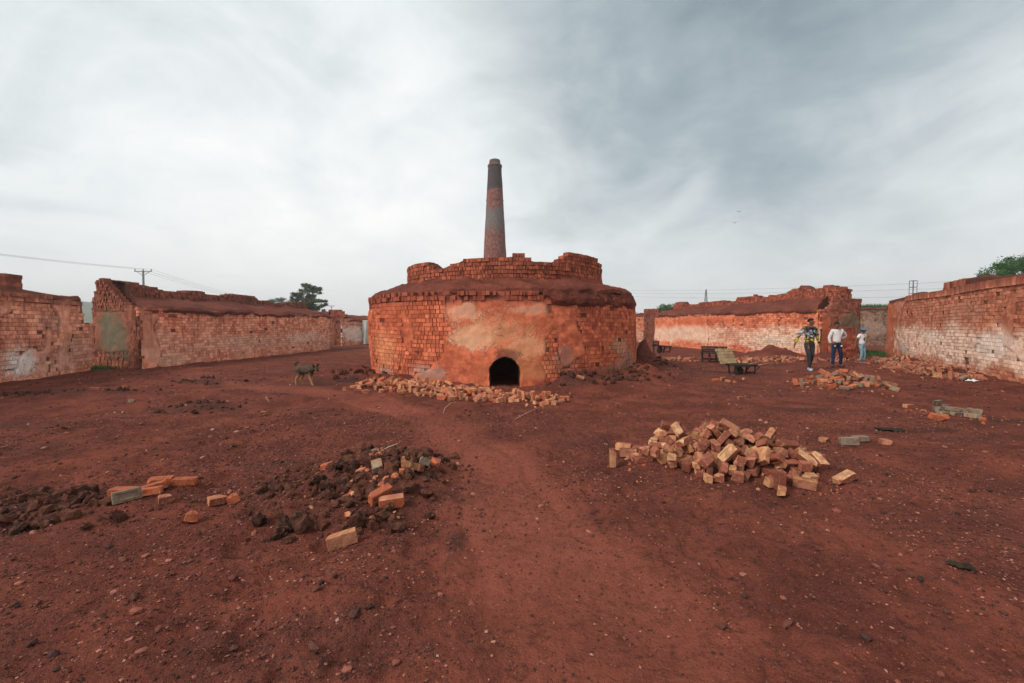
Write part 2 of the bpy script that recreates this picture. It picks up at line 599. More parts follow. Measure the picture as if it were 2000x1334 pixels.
# ------------------------------------------------------------------ ground
PATH = np.array([(0.75, -4.0), (0.6, 0.0), (0.42, 2.0), (0.15, 3.4), (-0.35, 5.3), (-1.35, 7.6), (-3.0, 9.5), (-4.6, 10.7), (-8.7, 12.6), (-11.5, 16), (-11, 24), (-9, 34)])
MOUNDS = [  # x, y, rx, ry, height
    (2.6, 12.6, 1.3, 0.65, 0.36), (3.9, 13.5, 0.9, 0.7, 0.34), (1.55, 12.05, 0.7, 0.45, 0.26), (5.2, 16.2, 0.7, 1.6, 0.35), (5.6, 19.5, 0.5, 1.6, 0.75),
    (-4.5, 13.45, 0.8, 0.5, 0.34), (-3.1, 13.0, 1.2, 0.35, 0.2), (-5.6, 13.0, 1.0, 0.3, 0.14), (-1.6, 12.1, 0.9, 0.3, 0.12),
    (-8.2, 12.15, 0.85, 0.4, 0.13), (-5.8, 8.5, 0.75, 0.42, 0.15), (-10.0, 10.4, 1.3, 0.3, 0.07),
    (13.4, 23.4, 1.3, 1.0, 0.55), (14.6, 21.0, 1.0, 0.8, 0.3), (-3.3, 10.05, 1.2, 0.35, 0.09), (-4.4, 9.3, 1.0, 0.5, 0.1),
    (-1.33, 4.6, 0.75, 0.8, 0.24), (-4.0, 3.95, 0.9, 0.35, 0.05),
    (2.5, 5.1, 0.9, 0.42, 0.12), (-2.0, 10.8, 1.6, 0.6, 0.09), (-3.2, 11.6, 0.8, 0.5, 0.10), (8.4, 11.3, 0.8, 0.8, 0.25), (15.4, 17.6, 0.9, 1.3, 0.26), (14.1, 14.8, 0.7, 1.3, 0.24),
    (11.5, 20.0, 2.2, 0.7, 0.12), (-1.0, 2.55, 0.5, 0.22, 0.045), (-0.75, 2.25, 0.35, 0.2, -0.03), (-0.42, 3.3, 0.12, 0.6, 0.035),
    (7.5, 10.0, 1.2, 0.8, 0.02), (3.2, 11.2, 1.4, 0.5, 0.06),
]
DARKS = [  # sooty, cindery ground: x, y, rx, ry, amount
    (-1.4, 4.4, 1.0, 0.8, 0.6), (-4.1, 3.9, 1.1, 0.5, 0.75), (-8.2, 12.1, 1.0, 0.45, 0.7), (-5.8, 8.4, 0.9, 0.45, 0.6), (-10.2, 10.4, 1.8, 0.35, 0.7),
    (1.6, 11.8, 0.6, 0.3, 0.7), (-4.9, 12.6, 0.9, 0.35, 0.9), (5.9, 6.7, 0.8, 0.18, 0.7), (8.2, 7.4, 1.4, 0.3, 0.5), (-0.42, 3.3, 0.15, 0.5, 0.7),
    (7.0, 6.2, 1.8, 0.35, 0.45), (-6.5, 5.6, 1.4, 0.6, 0.45), (14.0, 14.3, 1.2, 0.9, 0.5), (15.3, 17, 1.2, 1.0, 0.5), (5.0, 8.2, 1.6, 0.25, 0.35),
    (-2.9, 5.1, 0.7, 0.3, 0.4), (-7.5, 7.2, 1.3, 0.4, 0.4), (9.5, 17.6, 2.4, 0.4, 0.5), (6.4, 15.4, 1.3, 0.5, 0.4), (-0.9, 2.2, 0.8, 0.3, 0.35), (8.9, 11.0, 1.5, 0.5, 0.55),
]


def path_dist(x, y):
    x = np.asarray(x, float); y = np.asarray(y, float)
    best = np.full(np.broadcast(x, y).shape, 1e9)
    for (x0, y0), (x1, y1) in zip(PATH, PATH[1:]):
        dx, dy = x1 - x0, y1 - y0
        t = np.clip(((x - x0) * dx + (y - y0) * dy) / (dx * dx + dy * dy), 0, 1)
        best = np.minimum(best, np.hypot(x - x0 - t * dx, y - y0 - t * dy))
    return best + 0.18 * vnoise(x * 1.1, y * 1.1, 0, 71)


def path_amount(x, y, best=None):
    best = path_dist(x, y) if best is None else best
    y = np.asarray(y, float)
    w = 0.52 + 0.05 * np.clip(10 - y, 0, 8) * 0.6
    return 1 - sstep(w * 0.45, w * 1.25, best)


def ground_h(x, y):
    x = np.asarray(x, float); y = np.asarray(y, float)
    h = 0.05 * vnoise(x * 0.16, y * 0.16, 0, 1) + 0.030 * fbm(x * 0.75, y * 0.75, 0, 2, 2)
    near = 1 - sstep(25, 45, np.hypot(x, y))
    pd = path_dist(x, y)
    pa = path_amount(x, y, pd)
    rough = (0.35 + 0.65 * sstep(-0.1, 0.5, vnoise(x * 0.5, y * 0.5, 0, 5))) * (1 - 0.75 * pa)
    left = np.exp(-(((x + 1.4) / 1.5) ** 2 + ((y - 2.4) / 0.9) ** 2))
    rough = rough + 0.9 * left
    h = h + near * rough * (0.024 * fbm(x * 3.1, y * 3.1, 0, 9, 3, 0.55) + 0.013 * np.abs(fbm(x * 9, y * 9, 0, 12, 3, 0.6)))
    pit = sstep(0.35, 0.8, vnoise(x * 3.7, y * 3.7, 0, 141)) + 0.6 * sstep(0.4, 0.85, vnoise(x * 8.3, y * 8.3, 0, 142))
    h = h - 0.040 * pit * near * (1 - 0.7 * pa)
    # cart ruts worn along the path, and the edge of spill beside it
    rut = np.exp(-((pd - 0.34) / 0.06) ** 2) * sstep(-0.2, 0.3, vnoise(x * 0.8, y * 0.8, 0, 151))
    h = h - 0.022 * rut * near + 0.02 * np.exp(-((pd - 0.95) / 0.14) ** 2) * near * (0.5 + 0.5 * vnoise(x * 1.7, y * 1.7, 0, 152))
    h = h - 0.03 * pa * near
    lump = 1 + 0.35 * fbm(x * 2.7, y * 2.7, 0, 21, 3)
    for mx, my, rx, ry, mh in MOUNDS:
        d2 = ((x - mx) / rx) ** 2 + ((y - my) / ry) ** 2
        g = np.exp(-d2 * 1.3)
        h = h + mh * g * lump
    # dip where the ground rises towards the far wall foot is nil: keep the far field level
    return h * (1 - sstep(60, 140, np.hypot(x, y)))


def gz(x, y):
    return float(ground_h(np.array([x]), np.array([y]))[0])


def build_ground():
    nx, ny = 620, 640
    t = np.linspace(-1, 1, nx)
    xs = 1.1 * np.sinh(t * math.asinh(48 / 1.1))
    xs = np.concatenate([[-640, -420, -220, -110], xs, [110, 220, 420, 640]])
    ty = np.linspace(0, 1, ny)
    ys = 0.7 + 1.0 * (np.exp(ty * math.log(60)) - 1) * 1.0
    ys = np.concatenate([[-150, -50, -14, -5, -2.5, -1.2, -0.4, 0.1, 0.4], ys, [75, 100, 150, 260, 420, 640]])
    X, Y = np.meshgrid(xs, ys, indexing='ij')
    Z = ground_h(X, Y)
    m = mesh_grid('ground', np.stack([X, Y, Z], -1))
    vattr(m, 'path', path_amount(X, Y) * (0.42 + 0.40 * sstep(-0.5, 0.4, vnoise(X * 0.9, Y * 0.9, 0, 33))))
    dk = np.zeros_like(X)
    wob = 0.45 * fbm(X * 2.2, Y * 2.2, 0, 41, 3)
    for dx, dy, rx, ry, a in DARKS:
        d = np.sqrt(((X - dx) / rx) ** 2 + ((Y - dy) / ry) ** 2) + wob
        dk = np.maximum(dk, a * (1 - sstep(0.45, 1.1, d)))
    vattr(m, 'dark', dk)
    o = link('ground', m, None, M['soil'])
    tag(o, 'red brick-dust earth of the kiln yard with a trodden path', 'ground', kind='structure')


build_ground()


# ------------------------------------------------------------------ paths and brick laying
class Path:
    def __init__(self, pts, round_r=0.22):
        P = [np.array(p, float) for p in pts]
        out = [P[0]]
        for i in range(1, len(P) - 1):
            a, b, c = P[i - 1], P[i], P[i + 1]
            ra = min(round_r, np.linalg.norm(a - b) * 0.45); rc = min(round_r, np.linalg.norm(c - b) * 0.45)
            p0 = b + (a - b) / np.linalg.norm(a - b) * ra; p2 = b + (c - b) / np.linalg.norm(c - b) * rc
            for t in (0, 0.33, 0.67, 1):
                out.append((1 - t) ** 2 * p0 + 2 * t * (1 - t) * b + t * t * p2)
        out.append(P[-1])
        self.p = np.array(out)
        seg = np.diff(self.p, axis=0)
        self.l = np.concatenate([[0], np.cumsum(np.hypot(seg[:, 0], seg[:, 1]))])
        self.L = self.l[-1]

    def at(self, s):
        s = np.clip(np.asarray(s, float), 0, self.L)
        x = np.interp(s, self.l, self.p[:, 0]); y = np.interp(s, self.l, self.p[:, 1])
        e = 0.06
        x0 = np.interp(np.clip(s - e, 0, self.L), self.l, self.p[:, 0]); y0 = np.interp(np.clip(s - e, 0, self.L), self.l, self.p[:, 1])
        x1 = np.interp(np.clip(s + e, 0, self.L), self.l, self.p[:, 0]); y1 = np.interp(np.clip(s + e, 0, self.L), self.l, self.p[:, 1])
        tx, ty = x1 - x0, y1 - y0
        n = np.hypot(tx, ty)
        tx, ty = tx / n, ty / n
        return x, y, ty, -tx      # position and outward normal (to the right of travel)

    def s_of(self, x, y):
        S = np.linspace(0, self.L, 800)
        X, Y, _, _ = self.at(S)
        return S[np.argmin((X - x) ** 2 + (Y - y) ** 2)]


def unit_brick_variants(n=10):
    """unit cubes with worn edges, each with its own tone"""
    out = []
    for i in range(n):
        bm = bmesh.new()
        bmesh.ops.create_cube(bm, size=1.0)
        bmesh.ops.bevel(bm, geom=bm.edges[:], offset=0.03, segments=1, affect='EDGES', clamp_overlap=True)
        for v in bm.verts:
            v.co += Vector([random.uniform(-0.014, 0.014) for _ in range(3)])
        m = bm_mesh(bm, 'worn_brick')
        vattr(m, 'rnd', np.full(len(m.vertices), (i + 0.5) / n))
        out.append(m)
    return out


UNIT = unit_brick_variants()
UNIT_BY_MAT = {}


def unit_for(mat, i):
    key = (mat.name, i)
    if key not in UNIT_BY_MAT:
        m = UNIT[i].copy()
        m.materials.clear(); m.materials.append(mat)
        UNIT_BY_MAT[key] = m
    return UNIT_BY_MAT[key]


class Brick:
    __slots__ = ('c', 'yaw', 'size', 'rnd', 'n', 'pitch', 'roll')

    def __init__(self, c, yaw, size, rnd, n, pitch=0.0, roll=0.0):
        self.c, self.yaw, self.size, self.rnd, self.n, self.pitch, self.roll = c, yaw, size, rnd, n, pitch, roll

    def mat(self):
        return Matrix.Translation(self.c) @ Euler((self.pitch, self.roll, self.yaw)).to_matrix().to_4x4() @ Matrix.Diagonal((*self.size, 1))


def lay(path, s0, s1, z0, z1, ch, widths, depth, mask=None, top=None, bulge=None, jit=0.008, out=0.0, tilt=0.01, joint=0.010, lean=None):
    """courses of bricks along a path"""
    res = []
    nc = int(math.ceil((z1 - z0) / ch - 0.2))
    for k in range(nc):
        zc = z0 + (k + 0.5) * ch
        s = s0 - random.random() * widths[0]
        while s < s1:
            w = random.choice(widths) * random.uniform(0.93, 1.07)
            sc = s + w / 2
            s += w
            if sc < s0 or sc > s1:
                continue
            zt = zc + 0.015 * math.sin(sc * 0.9 + k * 0.1)
            if top is not None and zc + ch * 0.4 > top(sc):
                continue
            if mask is not None and not mask(sc, zc, w):
                continue
            x, y, nx, ny = (float(q) for q in path.at(sc))
            o = out + (bulge(sc, zc) if bulge else 0.0) + random.uniform(-jit, jit)
            c = Vector((x + nx * (o - depth / 2), y + ny * (o - depth / 2), zt))
            yaw = math.atan2(ny, nx) + math.pi / 2 + random.gauss(0, tilt)
            res.append(Brick(c, yaw, (w - joint, depth, ch - joint * 0.7), random.random(), (nx, ny), random.gauss(0, tilt * 0.6), random.gauss(0, tilt * 0.6)))
    return res


def emit(parent, bricks, mat, limit=300, min_px=9.0, stuff_name='brickwork', stuff_label=None):
    """the bricks that show largest become parts of their own, the rest one joined part"""
    scored = []
    for b in bricks:
        d = b.c - CAM
        dist = d.length
        face = -(d.x * b.n[0] + d.y * b.n[1]) / dist
        vis = face > 0.05 and d.y > 0.5 and abs(d.x) < 1.16 * d.y
        px = max(b.size[0] * max(face, 0.0), b.size[2]) * 889 / max(d.y, 0.5)
        scored.append(((b.size[0] * b.size[2] * face / dist ** 2) if vis and px >= min_px else -1.0, b))
    scored.sort(key=lambda t: -t[0])
    base = Vector(parent.get('_base', (0, 0, 0)))
    rest = []
    for i, (sc, b) in enumerate(scored):
        if sc > 0 and i < limit:
            m = unit_for(mat, int(b.rnd * 9.999))
            o = bpy.data.objects.new('brick', m)
            COL.objects.link(o)
            o.parent = parent
            o.matrix_basis = Matrix.Translation(-base) @ b.mat()
        else:
            rest.append(b)
    if rest:
        mats = np.array([np.array(b.mat()) for b in rest])
        tv = BOX_V
        m = multi(stuff_name, tv, BOX_F, mats, {'rnd': [b.rnd for b in rest]})
        # knock the corners about so that no brick stays a perfect box
        co = np.empty(len(m.vertices) * 3, np.float32); m.vertices.foreach_get('co', co)
        co += RNG.uniform(-0.004, 0.004, co.shape).astype(np.float32)
        m.vertices.foreach_set('co', co)
        o = link(stuff_name, m, parent, mat)
        o['kind'] = 'stuff'
        if stuff_label:
            o['label'] = stuff_label


def core(name, parent, path, z1, mat, plaster=None, bulge=None, ds=0.07, dz=0.07, z0=-0.35, thick=0.13, hole=None, s0=0.0, s1=None, seed=0, top=None, back=0.026, rough=0.02):
    """the mud-jointed body behind the bricks; where it is plastered it stands proud of them"""
    s1 = path.L if s1 is None else s1
    S = np.linspace(s0, s1, max(2, int((s1 - s0) / ds) + 1))
    Zr = np.linspace(z0, 1.0, max(2, int((z1 - z0) / dz) + 1)) if False else np.linspace(0, 1, max(2, int((z1 - z0) / dz) + 1))
    SS, TT = np.meshgrid(S, Zr, indexing='ij')
    tops = np.full(SS.shape, z1) if top is None else np.minimum(z1, np.vectorize(top)(SS))
    ZZ = z0 + TT * (tops - z0)
    sd = None
    if hole is not None:
        sd, gs, gzd = hole(SS, ZZ)
        snap = np.abs(sd) < 0.6 * max(ds, dz)
        SS = np.where(snap, SS - gs * sd, SS)
        ZZ = np.where(snap, ZZ - gzd * sd, ZZ)
        sd = np.where(snap, 0.0, sd)
    x, y, nx, ny = path.at(SS)
    bl = bulge(SS, ZZ) if bulge is not None else 0.0
    pm = plaster(SS, ZZ) if plaster is not None else np.zeros_like(SS)
    nz = fbm(SS * 3.0, ZZ * 3.5, 0, 50 + seed, 4, 0.7)
    off = bl - back * (1 - pm) + pm * (0.012 + rough * nz)
    V = np.stack([x + nx * off, y + ny * off, ZZ], -1)
    # wrap over the top and down the back
    x2, y2, nx2, ny2 = path.at(SS[:, -1])
    tz = ZZ[:, -1]
    r1 = np.stack([x2 - nx2 * thick, y2 - ny2 * thick, tz], -1)
    r2 = np.stack([x2 - nx2 * thick, y2 - ny2 * thick, np.full_like(tz, z0)], -1)
    V = np.concatenate([V, r1[:, None], r2[:, None]], 1)
    mask = np.ones((V.shape[0] - 1, V.shape[1] - 1), bool)
    if sd is not None:
        inside = sd < -1e-6
        anyin = inside[:-1, :-1] | inside[1:, :-1] | inside[1:, 1:] | inside[:-1, 1:]
        mask[:, :anyin.shape[1]] &= ~anyin
    m = mesh_grid(name, V, mask)
    r = 0.2 + 0.38 * pm + 0.12 * pm * nz
    vattr(m, 'mortar', np.concatenate([1 - pm, np.ones((pm.shape[0], 2))], 1))
    r = np.concatenate([r, np.full((r.shape[0], 2), 0.2)], 1)
    vattr(m, 'rnd', np.clip(r, 0, 1))
    return link(name, m, parent, mat)


def cap(name, parent, path, prof, mat, s0=0.0, s1=None, ds=0.12, amp=0.06, seed=3, sub=4, shape=None, skew0=0.0, skew1=0.0):
    """a bank of earth along a path: profile of (inset, height)"""
    s1 = path.L if s1 is None else s1
    S = np.linspace(s0, s1, int((s1 - s0) / ds) + 2)
    pr = np.array(prof, float)
    t = np.linspace(0, len(pr) - 1, (len(pr) - 1) * sub + 1)
    ins = np.interp(t, np.arange(len(pr)), pr[:, 0]); hh = np.interp(t, np.arange(len(pr)), pr[:, 1])
    SS, II = np.meshgrid(S, ins, indexing='ij')
    HH = np.broadcast_to(hh, SS.shape).copy()
    fr = (SS - s0) / (s1 - s0)
    SS = SS + np.maximum(II, 0) * (skew0 * (1 - fr) - skew1 * fr)
    x, y, nx, ny = path.at(SS)
    w = np.ones_like(HH)
    w[:, -1] = 0
    nz = fbm(x * 1.3 + II, y * 1.3, II, seed, 4, 0.55)
    HH = HH + amp * nz * w
    if shape is not None:
        HH = HH + shape(SS, II)
    HH = HH + 0.35 * amp * fbm(x * 6 + II, y * 6, II * 6, seed + 9, 3, 0.6) * w
    edge = 0.6 * amp * fbm(x * 3, y * 3, HH * 3, seed + 5, 3)
    V = np.stack([x - nx * (II + edge), y - ny * (II + edge), HH], -1)
    # close the two ends
    m = mesh_grid(name, V)
    bm = bmesh.new(); bm.from_mesh(m)
    bm.verts.ensure_lookup_table()
    nb = V.shape[1]
    ends = [[bm.verts[row * nb + j] for j in range(nb) if ins[j] >= 0.12] for row in (0, V.shape[0] - 1)]
    for vs_ in ends:
        a = bm.verts.new((vs_[0].co.x, vs_[0].co.y, -0.3)); b = bm.verts.new((vs_[-1].co.x, vs_[-1].co.y, -0.3))
        try:
            bm.faces.new(vs_ + [b, a])
        except ValueError:
            pass
    bm.to_mesh(m); bm.free()
    return link(name, m, parent, mat)

# ------------------------------------------------------------------ the kiln
KX, KY, KR = -0.33, 16.8, 4.72
arc = [(KX - KR * math.cos(a), KY - KR * math.sin(a)) for a in np.linspace(0, math.pi, 61)]
K_PATH = Path([(KX - KR, 50)] + arc + [(KX + KR, 50)], 0.05)
K_SC = K_PATH.s_of(KX, KY - KR)
DOOR_S, DOOR_A, DOOR_Z = K_SC + 0.18, 0.385, 0.36


def k_bulge(s, z):
    d = s - K_SC
    return 0.09 * vnoise(s * 0.42, z * 0.5, 0, 61) + 0.03 * vnoise(s * 1.6, z * 1.6, 0, 62) + 0.05 * np.sin(np.clip(np.asarray(z) / 2.4, 0, 1) * math.pi)


def k_plaster(s, z):
    d = np.asarray(s) - K_SC
    wob = 0.22 * fbm(s * 1.7, np.asarray(z) * 1.7, 0, 64, 3)
    main = 1 - sstep(0.95, 1.06, np.abs(d + 0.02) / 1.36 + wob * 0.6)
    main = main * (1 - sstep(2.18, 2.3, np.asarray(z) + wob * 0.6))
    patch = sstep(0.40, 0.52, fbm(s * 0.8, np.asarray(z) * 0.9, 0, 65, 3)) * (1 - sstep(2.05, 2.2, z))
    groove = (1 - sstep(0.10, 0.2, np.abs(d + 2.62 + 0.25 * (np.asarray(z) - 1.2) + 0.15 * vnoise(s * 2, np.asarray(z) * 3, 0, 67)))) * sstep(0.6, 0.8, z) * (1 - sstep(1.9, 2.05, z))
    return np.maximum(np.maximum(main, patch), groove)


def k_hole(s, z):
    ds = s - DOOR_S
    up = z > DOOR_Z
    r = np.hypot(ds, z - DOOR_Z) + 1e-9
    sd = np.where(up, r - DOOR_A, np.abs(ds) - DOOR_A)
    gs = np.where(up, ds / r, np.sign(ds))
    gz_ = np.where(up, (z - DOOR_Z) / r, 0.0)
    return sd, gs, gz_


M['kiln'] = wall_mat('kiln_face', (0.34, 0.076, 0.043), (0.52, 0.142, 0.07), 2.35, None, [
    (-1.0, 12.2, 1.25, 0.75, 0.42, (0.70, 0.43, 0.27), 0.75),
    (-1.3, 12.2, 1.95, 0.7, 0.28, (0.62, 0.36, 0.24), 0.65),
    (0.35, 12.2, 1.05, 0.75, 0.5, (0.68, 0.32, 0.17), 0.75),
    (0.45, 12.2, 2.0, 0.7, 0.2, (0.55, 0.34, 0.23), 0.55),
    (-0.3, 12.2, 1.45, 1.3, 0.5, (0.64, 0.30, 0.16), 0.6),
    (0.2, 12.2, 0.4, 1.3, 0.3, (0.56, 0.22, 0.10), 0.6),
    (-3.9, 13.6, 0.9, 1.0, 0.7, (0.64, 0.26, 0.12), 0.6),
    (-2.3, 12.6, 0.3, 0.7, 0.28, (0.40, 0.25, 0.20), 0.75),
    (-3.9, 13.7, 0.22, 0.6, 0.2, (0.36, 0.24, 0.19), 0.6),
    (1.45, 12.5, 0.65, 0.5, 0.45, (0.26, 0.15, 0.12), 0.6),
    (3.7, 14.2, 0.55, 0.9, 0.5, (0.36, 0.19, 0.14), 0.8),
    (3.2, 13.8, 1.0, 0.7, 0.3, (0.60, 0.36, 0.22), 0.55),
    (2.2, 12.9, 1.9, 1.2, 0.5, (0.34, 0.085, 0.05), 0.5),
    (-0.16, 12.1, 0.80, 0.42, 0.22, (0.13, 0.05, 0.035), 0.7),
    (3.3, 13.7, 0.2, 1.6, 0.35, (0.30, 0.17, 0.13), 0.7),
    (-3.2, 13.0, 1.9, 1.5, 0.5, (0.42, 0.10, 0.05), 0.6),
], streak=0.28, seed=3.0, dirt=0.75)

kiln = thing('brick_kiln', 'large round-ended brick kiln with an arched black firing doorway and orange walls', 'kiln', (KX, KY, 0))
core('kiln_wall', kiln, K_PATH, 2.42, M['kiln'], k_plaster, k_bulge, ds=0.06, dz=0.06, hole=k_hole, s0=K_SC - 9.0, s1=K_SC + 9.0, seed=1, rough=0.018, thick=3.6)
core('kiln_side_wall', kiln, K_PATH, 2.42, M['kiln'], None, k_bulge, ds=0.8, dz=0.4, s0=0, s1=K_SC - 9.0)
core('kiln_side_wall', kiln, K_PATH, 2.42, M['kiln'], None, k_bulge, ds=0.8, dz=0.4, s0=K_SC + 9.0)


def k_mask(s, z, w):
    if k_plaster(s, z) > 0.5:
        return False
    sd = k_hole(np.array([s]), np.array([z]))[0][0]
    if sd < 0.10:
        return False
    return random.random() > 0.012


kb = lay(K_PATH, K_SC - 8.2, K_SC + 8.2, -0.06, 2.27, 0.1165, (0.09, 0.118, 0.118, 0.165, 0.225), 0.12, k_mask, None, k_bulge, jit=0.006, tilt=0.010, joint=0.014)
kb += lay(K_PATH, K_SC - 8.2, K_SC + 1.35, 2.27, 2.53, 0.125, (0.085, 0.11, 0.125, 0.235), 0.22, lambda s, z, w: random.random() > (0.10 if z < 2.4 else 0.30), None, k_bulge, jit=0.055, out=0.015, tilt=0.08, joint=0.012)
kb += lay(K_PATH, K_SC + 1.35, K_SC + 8.2, 2.27, 2.38, 0.125, (0.085, 0.11, 0.235), 0.22, lambda s, z, w: random.random() > 0.35, None, k_bulge, jit=0.03, out=0.02, tilt=0.06, joint=0.012)
emit(kiln, kb, M['kiln'], 300, 7.5, 'brickwork')


def k_capnoise(SS, II):
    d = SS - K_SC
    return 0.10 * sstep(0.5, 3.0, d) * np.exp(-((II - 0.3) / 0.7) ** 2)


cap('earth_cap', kiln, K_PATH, [(0.10, 2.40), (0.12, 2.53), (0.22, 2.60), (0.6, 2.75), (1.3, 2.97), (2.6, 3.05), (4.7, 3.1)], M['cap'], K_SC - 9, K_SC + 9, 0.07, 0.07, 3, 10, k_capnoise)
cap('earth_slump', kiln, K_PATH, [(0.06, 2.20), (0.0, 2.32), (0.02, 2.44), (0.10, 2.58), (0.3, 2.70), (0.7, 2.78)], M['cap'], K_SC + 1.25, K_SC + 9, 0.045, 0.10, 8, 6)


def tunnel():
    bm = bmesh.new()
    x, y, nx, ny = (float(q) for q in K_PATH.at(DOOR_S))
    tx, ty = -ny, nx
    prof = [(-DOOR_A, -0.4), (-DOOR_A, 0.0), (-DOOR_A, 0.17)] + [(-DOOR_A * math.cos(a), DOOR_Z + DOOR_A * math.sin(a)) for a in np.linspace(0, math.pi, 25)] + [(DOOR_A, 0.17), (DOOR_A, 0.0), (DOOR_A, -0.4)]
    rows = []
    for i, (o, sc) in enumerate([(0.07, 1.10), (0.075, 1.0), (0.0, 0.985), (-0.25, 0.97), (-0.6, 0.96), (-3.2, 0.96)]):
        r = []
        for j, (a, z) in enumerate(prof):
            wob = 1 + (0.04 * float(vnoise(j * 0.9, i * 0.4, 0, 77)) if i < 5 else 0)
            a2, z2 = a * sc * wob, (DOOR_Z + (z - DOOR_Z) * sc * wob if z > DOOR_Z else z)
            bl = float(k_bulge(DOOR_S + a, z)) if i < 3 else 0.0
            # the ends of the lip sink into the face
            oo = o if i else -0.02
            px, py, pnx, pny = (float(q) for q in K_PATH.at(DOOR_S + a2))
            if i < 3:
                r.append(bm.verts.new((px + pnx * (oo * 0.4 + bl), py + pny * (oo * 0.4 + bl), z2)))
            else:
                r.append(bm.verts.new((x - tx * -a2 + nx * o, y - ty * -a2 + ny * o, z2)))
        rows.append(r)
    for r0, r1 in zip(rows, rows[1:]):
        for j in range(len(r0) - 1):
            bm.faces.new((r0[j], r0[j + 1], r1[j + 1], r1[j]))
    bm.faces.new(rows[-1])
    m = bm_mesh(bm, 'firing_tunnel')
    o = link('firing_tunnel', m, kiln, M['soot'])
    o['label'] = 'soot-black arched firing doorway'


tunnel()

# bricks stacked loose along the top of the kiln
PX = [-3.9, -3.7, -3.2, -2.66, -2.3, -2.1, -1.76, -1.6, -1.37, -0.1, 0.02, 0.28, 0.35, 0.75, 1.3, 1.45, 1.7, 1.95, 2.3, 2.7, 3.0, 3.2, 3.4]
PZ = [3.45, 3.66, 3.66, 3.62, 3.36, 3.38, 3.50, 3.52, 3.62, 3.62, 3.73, 3.73, 3.62, 3.50, 3.48, 3.62, 3.80, 3.84, 3.80, 3.84, 3.72, 3.60, 3.36]
TR, TX = 3.5, -0.25
arc2 = [(TX - TR * math.cos(a), KY - TR * math.sin(a)) for a in np.linspace(-0.45, math.pi + 0.45, 71)]
T_PATH = Path(arc2, 0.05)


def t_top(s):
    x = float(T_PATH.at(s)[0])
    y = float(T_PATH.at(s)[1])
    z = float(np.interp(x, PX, PZ))
    return z if y < KY + 0.3 else 3.45


M['stack'] = wall_mat('stacked_brick', (0.18, 0.048, 0.032), (0.32, 0.09, 0.05), 6.0, None, (), streak=0.0, seed=9.0)
M['stack_dim'] = wall_mat('dusty_stacked_brick', (0.17, 0.05, 0.036), (0.27, 0.085, 0.05), 6.0, None, (), streak=0.0, seed=4.0)
tier = thing('brick_stack', 'long curved row of red bricks stacked along the top of the round kiln', 'brick stack', (TX, KY, 2.95))
core('stack_core', tier, T_PATH, 3.6, M['stack'], None, None, ds=0.12, dz=0.2, z0=2.7, thick=0.4, back=0.06, top=lambda s: t_top(s) - 0.06)
tb = lay(T_PATH, 0.0, T_PATH.L, 2.86, 3.95, 0.1185, (0.08, 0.08, 0.09, 0.118, 0.118, 0.16), 0.24, None, t_top, lambda s, z: 0.05 * vnoise(s * 0.9, z * 3, 0, 81), jit=0.016, tilt=0.035, joint=0.013)
emit(tier, tb, M['stack'], 300, 6.5, 'stacked_brickwork')

